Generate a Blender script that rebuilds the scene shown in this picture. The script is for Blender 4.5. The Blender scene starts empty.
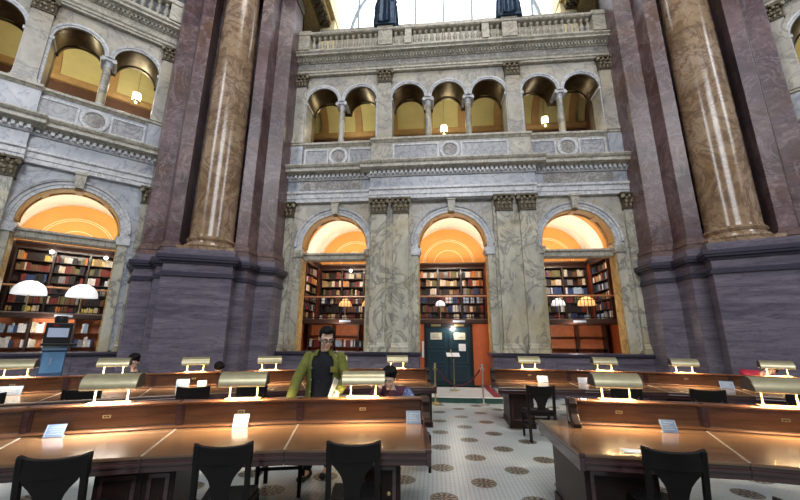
import bpy, bmesh, math, random
from mathutils import Vector, Matrix, Euler
random.seed(7)
PI = math.pi
SC = bpy.context.scene
COL = SC.collection
def R(d): return math.radians(d)

# ------------------------------------------------------------------ mesh builder
class MB:
    def __init__(s): s.v = []; s.f = []
    def add(s, vs, fs):
        o = len(s.v); s.v += [tuple(p) for p in vs]; s.f += [tuple(o+i for i in q) for q in fs]; return s
    def box(s, x0, y0, z0, x1, y1, z1, M=None):
        vs = [Vector(p) for p in ((x0,y0,z0),(x1,y0,z0),(x1,y1,z0),(x0,y1,z0),(x0,y0,z1),(x1,y0,z1),(x1,y1,z1),(x0,y1,z1))]
        if M is not None: vs = [M @ p for p in vs]
        return s.add(vs, [(0,3,2,1),(4,5,6,7),(0,1,5,4),(1,2,6,5),(2,3,7,6),(3,0,4,7)])
    def prism(s, poly, ax, a0, a1, M=None):
        """poly: 2d outline; ax: axis it is pushed along"""
        n = len(poly); vs = []
        for a in (a0, a1):
            for (p, q) in poly:
                c = {'x': (a,p,q), 'y': (p,a,q), 'z': (p,q,a)}[ax]
                vs.append(M @ Vector(c) if M is not None else c)
        fs = [tuple(range(n)), tuple(range(2*n-1, n-1, -1))]
        fs += [(i, (i+1) % n, n+(i+1) % n, n+i) for i in range(n)]
        return s.add(vs, fs)
    def lathe(s, prof, c=(0,0,0), n=16, M=None, ribs=0, ribd=0):
        vs = []; fs = []; m = len(prof)
        for k in range(n):
            a = 2*PI*k/n
            for (r, z) in prof:
                rr = r*(1+ribd*math.cos(ribs*a)) if ribs else r
                p = Vector((c[0]+rr*math.cos(a), c[1]+rr*math.sin(a), c[2]+z))
                vs.append(M @ p if M is not None else p)
        for k in range(n):
            k2 = (k+1) % n
            for j in range(m-1):
                fs.append((k*m+j, k2*m+j, k2*m+j+1, k*m+j+1))
        if prof[0][0] > 1e-5: fs.append(tuple(k*m for k in range(n))[::-1])
        if prof[-1][0] > 1e-5: fs.append(tuple(k*m+m-1 for k in range(n)))
        return s.add(vs, fs)
    def tube(s, path, r, n=8, cap=True):
        path = [Vector(p) for p in path]; rs = r if isinstance(r, (list, tuple)) else [r]*len(path)
        vs = []; fs = []; up = Vector((0,0,1)); m = len(path)
        for i, p in enumerate(path):
            d = (path[min(i+1, m-1)]-path[max(i-1, 0)]).normalized()
            a = d.cross(up)
            if a.length < 1e-3: a = d.cross(Vector((0,1,0)))
            a.normalize(); b = d.cross(a)
            for k in range(n):
                t = 2*PI*k/n
                vs.append(p+rs[i]*(math.cos(t)*a+math.sin(t)*b))
        for i in range(m-1):
            for k in range(n):
                k2 = (k+1) % n
                fs.append((i*n+k, i*n+k2, (i+1)*n+k2, (i+1)*n+k))
        if cap: fs += [tuple(range(n))[::-1], tuple(range((m-1)*n, m*n))]
        return s.add(vs, fs)
    def capsule(s, a, b, ra, rb, n=10):
        a = Vector(a); b = Vector(b); d = b-a; L = d.length or 1e-4; d = d/L
        ps = []; rs = []
        for t in (-90, -60, -30, 0): ps.append(a+d*ra*math.sin(R(t))); rs.append(max(1e-4, ra*math.cos(R(t))))
        for t in (0, 30, 60, 90): ps.append(b+d*rb*math.sin(R(t))); rs.append(max(1e-4, rb*math.cos(R(t))))
        up = Vector((0,0,1)); u = d.cross(up)
        if u.length < 1e-3: u = d.cross(Vector((0,1,0)))
        u.normalize(); w = d.cross(u); vs = []; fs = []
        for p, r in zip(ps, rs):
            for k in range(n):
                t = 2*PI*k/n; vs.append(p+r*(math.cos(t)*u+math.sin(t)*w))
        m = len(ps)
        for i in range(m-1):
            for k in range(n):
                k2 = (k+1) % n; fs.append((i*n+k, i*n+k2, (i+1)*n+k2, (i+1)*n+k))
        fs += [tuple(range(n))[::-1], tuple(range((m-1)*n, m*n))]
        return s.add(vs, fs)
    def ell(s, c, r, M=None, nu=14, nv=9):
        vs = []; fs = []; c = Vector(c)
        for j in range(1, nv):
            t = PI*j/nv
            for k in range(nu):
                a = 2*PI*k/nu
                p = Vector((r[0]*math.sin(t)*math.cos(a), r[1]*math.sin(t)*math.sin(a), r[2]*math.cos(t)))
                vs.append(c+(M @ p if M is not None else p))
        top = len(vs); vs.append(c+(M @ Vector((0,0,r[2])) if M is not None else Vector((0,0,r[2]))))
        bot = len(vs); vs.append(c-(M @ Vector((0,0,r[2])) if M is not None else Vector((0,0,r[2]))))
        for j in range(nv-2):
            for k in range(nu):
                k2 = (k+1) % nu; fs.append((j*nu+k, (j+1)*nu+k, (j+1)*nu+k2, j*nu+k2))
        for k in range(nu):
            k2 = (k+1) % nu; fs.append((top, k, k2)); fs.append((bot, (nv-2)*nu+k2, (nv-2)*nu+k))
        return s.add(vs, fs)
    def arch(s, c, z0, prof, y=0, a0=0, a1=180, n=28, close=True):
        """sweep a closed profile [(radius, y)] round the arch centre (c, z0)"""
        m = len(prof); vs = []; fs = []
        for k in range(n+1):
            a = R(a0+(a1-a0)*k/n)
            for (r, yy) in prof: vs.append((c+r*math.cos(a), y+yy, z0+r*math.sin(a)))
        for k in range(n):
            for j in range(m):
                j2 = (j+1) % m
                if j2 == 0 and not close: continue
                fs.append((k*m+j, k*m+j2, (k+1)*m+j2, (k+1)*m+j))
        if close: fs += [tuple(range(m)), tuple(range(n*m, n*m+m))[::-1]]
        return s.add(vs, fs)
    def mesh(s, name):
        me = bpy.data.meshes.new(name); me.from_pydata(s.v, [], s.f); me.update()
        bm = bmesh.new(); bm.from_mesh(me)
        bmesh.ops.recalc_face_normals(bm, faces=bm.faces); bm.to_mesh(me); bm.free()
        return me
    def build(s, name, mat, parent=None, smooth=35, bevel=0, loc=None, rz=None):
        me = s.mesh(name)
        if mat is not None: me.materials.append(mat)
        if smooth:
            me.shade_smooth(); me.set_sharp_from_angle(angle=R(smooth))
        o = bpy.data.objects.new(name, me); COL.objects.link(o)
        if parent is not None: o.parent = parent
        if loc is not None: o.location = loc
        if rz is not None: o.rotation_euler = (0,0,rz)
        if bevel:
            b = o.modifiers.new('bevel', 'BEVEL'); b.width = bevel; b.segments = 2; b.limit_method = 'ANGLE'; b.angle_limit = R(40)
        return o

def tag(o, label=None, cat=None, group=None, kind=None):
    if label: o['label'] = label
    if cat: o['category'] = cat
    if group: o['group'] = group
    if kind: o['kind'] = kind
    return o
def empty(name, loc=(0,0,0), rz=0):
    o = bpy.data.objects.new(name, None); COL.objects.link(o); o.location = loc; o.rotation_euler = (0,0,rz)
    o.empty_display_size = .1
    return o
def thing(name, label, cat, loc=(0,0,0), rz=0, group=None): return tag(empty(name, loc, rz), label, cat, group)
def copy_tree(o, parent=None):
    c = o.copy(); COL.objects.link(c)
    if parent is not None: c.parent = parent
    for ch in list(o.children): copy_tree(ch, c)
    return c
def evaluated(me, mods):
    o = bpy.data.objects.new('tmp', me); COL.objects.link(o)
    for t, kw in mods:
        m = o.modifiers.new(t, t)
        for k, v in kw.items(): setattr(m, k, v)
    dg = bpy.context.evaluated_depsgraph_get(); dg.update()
    r = bpy.data.meshes.new_from_object(o.evaluated_get(dg)); bpy.data.objects.remove(o)
    return r
def blob(mb, name, mat, parent, voxel=.008, it=4, fac=.5):
    """fuse overlapping shapes into one continuous surface"""
    me = evaluated(mb.mesh(name), [('REMESH', dict(mode='VOXEL', voxel_size=voxel)), ('SMOOTH', dict(factor=fac, iterations=it))])
    me.name = name; me.materials.clear(); me.materials.append(mat); me.shade_smooth()
    o = bpy.data.objects.new(name, me); COL.objects.link(o); o.parent = parent
    return o

# ------------------------------------------------------------------ materials
class NT:
    def __init__(s, name):
        s.m = bpy.data.materials.new(name); s.m.use_nodes = True; s.t = s.m.node_tree; s.b = s.t.nodes['Principled BSDF']
    def n(s, typ, **kw):
        nd = s.t.nodes.new(typ)
        for k, v in kw.items():
            if k in nd.inputs: nd.inputs[k].default_value = v
            else: setattr(nd, k, v)
        return nd
    def l(s, a, b): s.t.links.new(a, b)
    def math(s, op, a, b=None):
        nd = s.n('ShaderNodeMath', operation=op)
        for i, x in enumerate((a, b)):
            if x is None: continue
            if isinstance(x, (int, float)): nd.inputs[i].default_value = x
            else: s.l(x, nd.inputs[i])
        return nd.outputs[0]
    def ramp(s, fac, stops, interp='LINEAR'):
        nd = s.n('ShaderNodeValToRGB'); nd.color_ramp.interpolation = interp; e = nd.color_ramp.elements
        while len(e) < len(stops): e.new(.5)
        for i, (p, c) in enumerate(stops): e[i].position = p; e[i].color = (*c[:3], 1)
        s.l(fac, nd.inputs[0]); return nd.outputs[0]
    def mix(s, fac, a, b, blend='MIX'):
        nd = s.n('ShaderNodeMix', data_type='RGBA', blend_type=blend)
        for i, x in ((0, fac), (6, a), (7, b)):
            if isinstance(x, (int, float)): nd.inputs[i].default_value = x
            elif isinstance(x, tuple): nd.inputs[i].default_value = (*x[:3], 1)
            else: s.l(x, nd.inputs[i])
        return nd.outputs[2]
    def coords(s, scale=(1,1,1), rot=(0,0,0), kind='Object'):
        tc = s.n('ShaderNodeTexCoord'); mp = s.n('ShaderNodeMapping'); mp.inputs['Scale'].default_value = scale; mp.inputs['Rotation'].default_value = rot
        s.l(tc.outputs[kind], mp.inputs[0]); return mp.outputs[0]
    def noise(s, vec, scale, detail=5, rough=.55, dist=0):
        nd = s.n('ShaderNodeTexNoise', Scale=scale, Detail=detail, Roughness=rough, Distortion=dist); s.l(vec, nd.inputs['Vector']); return nd.outputs['Fac']
    def bump(s, h, strength=.2, dist=.02):
        nd = s.n('ShaderNodeBump', Strength=strength, Distance=dist); s.l(h, nd.inputs['Height']); s.l(nd.outputs[0], s.b.inputs['Normal'])
def plain(name, col, rough=.5, metal=0, emit=0, ecol=None, coat=0, var=.12, vs=6, spec=None):
    t = NT(name); b = t.b; b.inputs['Roughness'].default_value = rough; b.inputs['Metallic'].default_value = metal
    if coat: b.inputs['Coat Weight'].default_value = coat; b.inputs['Coat Roughness'].default_value = .08
    if spec is not None: b.inputs['Specular IOR Level'].default_value = spec
    f = t.noise(t.coords(), vs, 4)
    lo = tuple(c*(1-var) for c in col); hi = tuple(min(1, c*(1+var)) for c in col)
    t.l(t.ramp(f, [(.3, lo), (.7, hi)]), b.inputs['Base Color'])
    if emit: b.inputs['Emission Color'].default_value = (*(ecol or col), 1); b.inputs['Emission Strength'].default_value = emit
    return t.m
def marble(name, c1, c2, vein, scale=1.0, vw=.035, rough=.25, stain=None, stainamt=.5, blocks=None, stretch=(1,1,1), coat=0, vein2=None, cl=.6, va_=.7):
    t = NT(name); b = t.b; v = t.coords(stretch)
    big = t.noise(v, .9*scale, 6, .6, .6)
    col = t.ramp(big, [(.32, c1), (.62, c2)])
    if stain:
        st = t.noise(v, .55*scale, 3, .5, 1.2); col = t.mix(t.ramp(st, [(.48, (0,0,0)), (.66, (stainamt,)*3)]), col, stain)
    va = t.math('ABSOLUTE', t.math('SUBTRACT', t.noise(v, 1.1*scale, 7, .62, 1.6), .5))
    col = t.mix(t.ramp(va, [(0, (va_,)*3), (vw*.35, (va_*.75,)*3), (vw*1.4, (0,0,0))]), col, vein)
    if vein2:
        vb = t.math('ABSOLUTE', t.math('SUBTRACT', t.noise(v, 2.7*scale, 6, .6, .9), .47))
        col = t.mix(t.ramp(vb, [(0, (.6,.6,.6)), (vw*.8, (0,0,0))]), col, vein2)
    cloud = t.noise(v, 4.5*scale, 6, .7)
    col = t.mix(cl, col, t.ramp(cloud, [(.3, (.52,.52,.52)), (.7, (1.0,1.0,1.0))]), 'MULTIPLY')
    if blocks:
        sx = t.n('ShaderNodeSeparateXYZ'); tc = t.n('ShaderNodeTexCoord'); t.l(tc.outputs['Object'], sx.inputs[0])
        cx = t.n('ShaderNodeCombineXYZ'); t.l(t.math('ADD', t.math('ADD', sx.outputs[0], t.math('MULTIPLY', sx.outputs[1], .8)), 20.0), cx.inputs[0]); t.l(sx.outputs[2], cx.inputs[1])
        br = t.n('ShaderNodeTexBrick'); br.inputs['Scale'].default_value = 1; br.inputs['Brick Width'].default_value = blocks[0]; br.inputs['Row Height'].default_value = blocks[1]
        br.inputs['Mortar Size'].default_value = .006; br.inputs['Color1'].default_value = (*blocks[2], 1); br.inputs['Color2'].default_value = (*blocks[3], 1); br.inputs['Mortar'].default_value = (.3,.27,.27,1)
        t.l(cx.outputs[0], br.inputs['Vector']); col = t.mix(.9, col, br.outputs['Color'], 'MULTIPLY')
    t.l(col, b.inputs['Base Color']); b.inputs['Roughness'].default_value = rough
    if coat: b.inputs['Coat Weight'].default_value = coat; b.inputs['Coat Roughness'].default_value = .1
    return t.m
def wood(name, c1, c2, rough=.25, scale=1, coat=.3, axis=0):
    t = NT(name); b = t.b; s = [14, 14, 14]; s[axis] = .9
    v = t.coords(tuple(x*scale for x in s)); f = t.noise(v, 1.6, 6, .6, .6)
    t.l(t.ramp(f, [(.28, c1), (.72, c2)]), b.inputs['Base Color']); b.inputs['Roughness'].default_value = rough
    b.inputs['Coat Weight'].default_value = coat; b.inputs['Coat Roughness'].default_value = .12
    return t.m

M = {}
M['marble'] = marble('pale_veined_marble', (.44,.42,.39), (.67,.62,.52), (.22,.20,.20), .9, .022, .3, stain=(.55,.46,.29), stainamt=.5)
M['marble_blue'] = marble('blue_white_marble', (.42,.46,.54), (.64,.66,.70), (.22,.24,.33), .9, .022, .3, stain=(.52,.48,.40), stainamt=.3)
M['marble_green'] = marble('green_veined_marble', (.48,.46,.38), (.74,.70,.57), (.15,.14,.14), .75, .032, .28, stain=(.56,.44,.20), stainamt=.55, stretch=(1.3,1,.8))
M['marble_panel'] = marble('grey_panel_marble', (.36,.36,.40), (.52,.51,.52), (.15,.15,.18), 2.2, .04, .3)
M['marble_tan'] = marble('tan_moulding_marble', (.50,.47,.40), (.66,.61,.50), (.2,.17,.12), 2.0, .03, .35)
M['moulding_white'] = marble('white_moulding_marble', (.62,.64,.68), (.82,.82,.82), (.3,.3,.33), 1.5, .02, .3)
M['frieze'] = marble('mottled_frieze_marble', (.34,.32,.30), (.60,.57,.52), (.14,.12,.11), 3.2, .06, .35, vein2=(.2,.18,.16))
M['sienna'] = marble('sienna_jamb_marble', (.62,.40,.12), (.80,.58,.25), (.25,.14,.05), 1.6, .03, .3)
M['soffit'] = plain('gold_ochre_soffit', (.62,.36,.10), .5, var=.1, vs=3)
M['pier'] = marble('purple_brown_marble', (.085,.055,.060), (.30,.21,.21), (.42,.35,.34), .8, .022, .34, stain=(.20,.105,.055), stainamt=.8, blocks=(2.3,1.25,(1,.92,.95),(.60,.50,.60)), vein2=(.05,.03,.03), cl=.95)
M['column'] = marble('brown_breccia_marble', (.30,.18,.085), (.50,.36,.235), (.16,.085,.05), .7, .035, .2, stain=(.52,.37,.29), stainamt=.7, vein2=(.17,.085,.035), coat=.12)
M['slate'] = marble('purple_slate_stone', (.115,.10,.14), (.255,.22,.27), (.07,.06,.09), 1.0, .02, .33, stretch=(.7,.7,5.5))
M['slate_red'] = marble('red_brown_base_stone', (.15,.09,.085), (.26,.16,.14), (.07,.05,.05), 2.0, .03, .3)
M['slate_dark'] = plain('dark_slate_cap', (.05,.045,.07), .3)
M['capital'] = plain('weathered_gilt_bronze', (.10,.08,.05), .55, .25, var=.5, vs=22)
M['leaf'] = plain('bronze_acanthus_leaf', (.25,.21,.135), .5, .25, var=.45, vs=25)
M['gilt'] = plain('dull_gilded_plaster', (.42,.30,.12), .45, .35, var=.5, vs=16)
M['gallery_red'] = plain('red_brown_gallery_wall', (.10,.045,.03), .7)
M['vault_yellow'] = plain('yellow_cream_vault', (.66,.60,.30), .8, var=.06, vs=2)
M['rib_tan'] = plain('tan_vault_rib', (.42,.26,.11), .7)
M['vault_white'] = plain('cream_white_vault', (.90,.87,.78), .8, var=.03, vs=2)
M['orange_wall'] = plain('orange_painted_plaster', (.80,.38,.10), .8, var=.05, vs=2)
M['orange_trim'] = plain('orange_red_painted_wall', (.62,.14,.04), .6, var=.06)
M['line_cream'] = plain('cream_painted_line', (.90,.76,.45), .8)
M['book_wood'] = wood('dark_bookcase_wood', (.030,.014,.010), (.07,.032,.022), .4)
M['wood'] = wood('mahogany_desk_wood', (.06,.026,.013), (.15,.066,.030), .24, coat=.35)
M['wood_top'] = wood('polished_desk_top', (.105,.057,.029), (.20,.112,.058), .2, coat=.5)
M['wood_dark'] = wood('dark_apron_wood', (.035,.015,.016), (.075,.032,.030), .2, coat=.5)
M['wood_black'] = wood('dark_cabinet_wood', (.012,.007,.006), (.028,.015,.012), .4, coat=.1)
M['chair'] = wood('black_brown_chair_wood', (.0035,.0025,.0025), (.008,.006,.005), .5, coat=.0)
M['chair'].node_tree.nodes['Principled BSDF'].inputs['Specular IOR Level'].default_value = .25
M['wood_black'].node_tree.nodes['Principled BSDF'].inputs['Specular IOR Level'].default_value = .2; M['wood_black'].node_tree.nodes['Principled BSDF'].inputs['Coat Weight'].default_value = 0
M['leather'] = plain('black_leather_seat', (.008,.008,.009), .4)
M['brass'] = plain('aged_brass', (.52,.42,.20), .32, .85, var=.2, vs=18)
M['shade'] = plain('cream_brass_shade', (.42,.38,.24), .33, .55, var=.12, vs=8)
M['shade_in'] = plain('white_shade_lining', (.85,.82,.72), .6)
M['post'] = plain('cream_gold_lamp_post', (.50,.42,.20), .35, .6)
M['black'] = plain('black_plastic', (.012,.012,.014), .35)
M['iron'] = plain('black_iron', (.02,.018,.02), .45, .4)
M['steel'] = plain('brushed_steel', (.55,.56,.58), .3, .9)
M['rope'] = plain('maroon_velvet_rope', (.06,.012,.02), .85)
M['door'] = plain('dark_teal_door_paint', (.012,.035,.05), .35)
M['door_trim'] = plain('teal_door_moulding', (.03,.07,.095), .3)
M['plate'] = plain('cream_notice_plate', (.62,.60,.45), .5)
M['paper'] = plain('white_paper', (.82,.83,.84), .7, var=.03)
M['ink'] = plain('grey_print', (.25,.29,.38), .7)
M['card'] = plain('pale_blue_card', (.10,.16,.26), .5, var=.06)
M['card_white'] = plain('white_desk_card', (.33,.38,.47), .5, var=.04)
M['kiosk_blue'] = plain('blue_kiosk_panel', (.022,.075,.19), .35)
M['kiosk_blue2'] = plain('mid_blue_kiosk_front', (.075,.22,.42), .35)
M['kiosk_light'] = plain('light_blue_kiosk_label', (.20,.36,.60), .4)
M['screen'] = plain('grey_blue_screen', (.20,.24,.33), .2, emit=.35, ecol=(.45,.52,.68))
M['bronze'] = plain('dark_blue_bronze', (.02,.045,.085), .42, .5, var=.6, vs=9)
M['glass_day'] = plain('daylit_window_glass', (.9,.95,1), .2, emit=3.2, ecol=(.86,.94,1.0), var=.02)
M['mullion'] = plain('pale_blue_mullion', (.45,.52,.58), .5)
M['bulb'] = plain('warm_lamp_bulb', (1,.85,.6), .4, emit=9, ecol=(1,.78,.45), var=.02)
M['lantern_glass'] = plain('lit_lantern_glass', (1,.95,.85), .4, emit=6, ecol=(1,.90,.70), var=.02)
M['globe'] = plain('lit_white_globe', (1,1,.95), .4, emit=6, ecol=(1,.95,.85), var=.02)
M['dome'] = plain('white_dome_lampshade', (.92,.94,.95), .5, emit=.6, ecol=(.95,.97,1), var=.02)
M['dome_amber'] = plain('amber_dome_lampshade', (.85,.45,.15), .5, emit=.8, ecol=(1,.55,.2), var=.05)
M['floor_green'] = plain('dark_green_marble', (.012,.05,.045), .3)
M['floor_red'] = plain('dark_red_carpet', (.22,.02,.03), .9)
M['floor_white'] = plain('white_step_marble', (.62,.63,.62), .35)
# ------------------------------------------------------------------ floor
def floor_material():
    t = NT('rosette_mosaic_floor'); b = t.b
    tc = t.n('ShaderNodeTexCoord'); sx = t.n('ShaderNodeSeparateXYZ'); t.l(tc.outputs['Object'], sx.inputs[0])
    S = .965
    px = t.math('DIVIDE', sx.outputs[0], S); py = t.math('DIVIDE', sx.outputs[1], S)
    def cell(off):
        fx = t.math('SUBTRACT', t.math('FRACT', t.math('ADD', px, off+100)), .5); fy = t.math('SUBTRACT', t.math('FRACT', t.math('ADD', py, off+100)), .5)
        return t.math('MULTIPLY', t.math('SQRT', t.math('ADD', t.math('MULTIPLY', fx, fx), t.math('MULTIPLY', fy, fy))), S)
    d = t.math('MINIMUM', cell(.5), cell(0.0))
    # small square tiles
    q = .052
    gx = t.math('FRACT', t.math('DIVIDE', t.math('ADD', sx.outputs[0], 50), q)); gy = t.math('FRACT', t.math('DIVIDE', t.math('ADD', sx.outputs[1], 50), q))
    lines = t.math('MAXIMUM', t.math('LESS_THAN', gx, .22), t.math('LESS_THAN', gy, .22))
    dots = t.math('MULTIPLY', t.math('LESS_THAN', gx, .3), t.math('LESS_THAN', gy, .3))
    base = t.ramp(t.noise(tc.outputs['Object'], 1.3, 5), [(.3, (.42,.47,.49)), (.7, (.56,.61,.61))])
    c = t.mix(t.math('MULTIPLY', lines, .42), base, (.25,.28,.30))
    c = t.mix(t.math('MULTIPLY', dots, .5), c, (.10,.11,.12))
    def frac(off, p): return t.math('SUBTRACT', t.math('FRACT', t.math('ADD', p, off+100)), .5)
    near = t.math('LESS_THAN', cell(.5), cell(0.0)); far_ = t.math('SUBTRACT', 1.0, near)
    pick = lambda p: t.math('ADD', t.math('MULTIPLY', near, frac(.5, p)), t.math('MULTIPLY', far_, frac(0.0, p)))
    th = t.math('ARCTAN2', pick(py), pick(px))
    def band(lo, hi): return t.math('MULTIPLY', t.math('GREATER_THAN', d, lo), t.math('LESS_THAN', d, hi))
    def petals(k, ph, lim): return t.math('GREATER_THAN', t.math('COSINE', t.math('ADD', t.math('MULTIPLY', th, float(k)), ph)), lim)
    lace = t.math('MAXIMUM', t.math('MULTIPLY', band(.018, .058), petals(6, 0.0, .1)), t.math('MULTIPLY', band(.074, .126), petals(10, .6, .15)))
    lace = t.math('MAXIMUM', lace, t.math('MULTIPLY', band(.132, .139), 1.0))
    ros = t.mix(t.math('MULTIPLY', lace, .85), (.028,.022,.022), (.36,.33,.26))
    c = t.mix(t.math('LESS_THAN', d, .150), c, ros)
    t.l(c, b.inputs['Base Color']); b.inputs['Roughness'].default_value = .32
    return t.m
TC = -5.41
fl = MB().box(-16, -12, -.2, 16, 12, 0).build('floor', floor_material(), None, 0, loc=(.58, 5.40, 0), rz=R(TC))
tag(fl, kind='structure')

# ------------------------------------------------------------------ marble fronts of the room
def arcade(mb, x0, x1, z0, z1, y0, y1, arches, thin=.3):
    """wall with round-headed openings: (centre, radius, spring)"""
    cur = x0
    ar = sorted(arches)
    for i, (c, r, sp) in enumerate(ar):
        if c-r > cur+1e-4:
            w = c-r-cur
            mb.box(cur, y0, sp if (i > 0 and w < thin) else z0, c-r, y1, z1)
        for sgn in (-1, 1):
            pts = [(c+sgn*r*math.cos(R(a)), sp+r*math.sin(R(a))) for a in range(0, 91, 6)]
            mb.prism(pts+[(c, z1), (c+sgn*r, z1)], 'y', y0, y1)
        cur = c+r
    if x1 > cur: mb.box(cur, y0, z0, x1, y1, z1)
    return mb
def clip(a, b, xr): return (max(a, xr[0]), min(b, xr[1]))
def capital(x0, x1, y, z0, z1, parent, d=.10, lip=.09):
    """leafy flaring capital on a flat pilaster; y = its face, d = how deep"""
    w = x1-x0; h = z1-z0; c = (x0+x1)/2
    mb = MB(); mb.box(x0-.03, y-.03, z0, x1+.03, y+d, z0+.06*h)
    n = 6
    for k in range(n):
        a, b2 = k/n, (k+1)/n; e = lambda t: .02+(lip-.02)*t*t
        mb.prism([(x0-e(a), z0+(.06+.78*a)*h), (x1+e(a), z0+(.06+.78*a)*h), (x1+e(b2), z0+(.06+.78*b2)*h), (x0-e(b2), z0+(.06+.78*b2)*h)], 'y', y-e(b2)*.8, y+d)
    mb.box(x0-lip-.03, y-lip-.04, z1-.13*h, x1+lip+.03, y+d, z1)
    o = mb.build('capital', M['capital'], parent, 0)
    lf = MB()
    for (za, zb, cnt, off) in ((.06, .40, 4, .0), (.32, .66, 3, .0)):
        for k in range(cnt):
            t = (k+.5)/cnt; lx = x0-.01+(w+.02)*t; lw = w/cnt*.34
            lf.ell((lx, y-.035, z0+(za+zb)/2*h), (lw, .035, (zb-za)/2*h), None, 8, 6); lf.ell((lx, y-.085, z0+(zb-.03)*h), (lw*.85, .035, .05*h+.01), None, 8, 5)
    for s in (-1, 1):
        lf.lathe([(0, -.045), (.11*h, -.045), (.13*h, 0), (.11*h, .045), (0, .045)], n=10, M=Matrix.Translation((c+s*(w/2+.03), y-.09, z1-.26*h)) @ Matrix.Rotation(R(90), 4, 'X') @ Matrix.Rotation(R(35*s), 4, 'Y'))
        lf.ell((c+s*w*.17, y-.07, z1-.24*h), (.05*h/.5, .04, .06*h/.5), None, 8, 5)
    lf.ell((c, y-.15, z1-.08*h), (.05, .04, .055), None, 8, 6)
    lf.build('acanthus_leaves', M['leaf'], o, 60)
    return o
def profile_run(mb, prof, segs):
    """cornice profile [(y, z)] along x; segs: (x0, x1, y offset)"""
    for (a, b2, off) in segs:
        if b2 > a: mb.prism([(y+off, z) for y, z in prof], 'x', a, b2)
    return mb
BRK = 2.84
LOWC = (-4.1, 0, 4.1); UPC = (-4.85, -3.35, -1.5, 0, 1.5, 3.35, 4.85)
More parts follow.
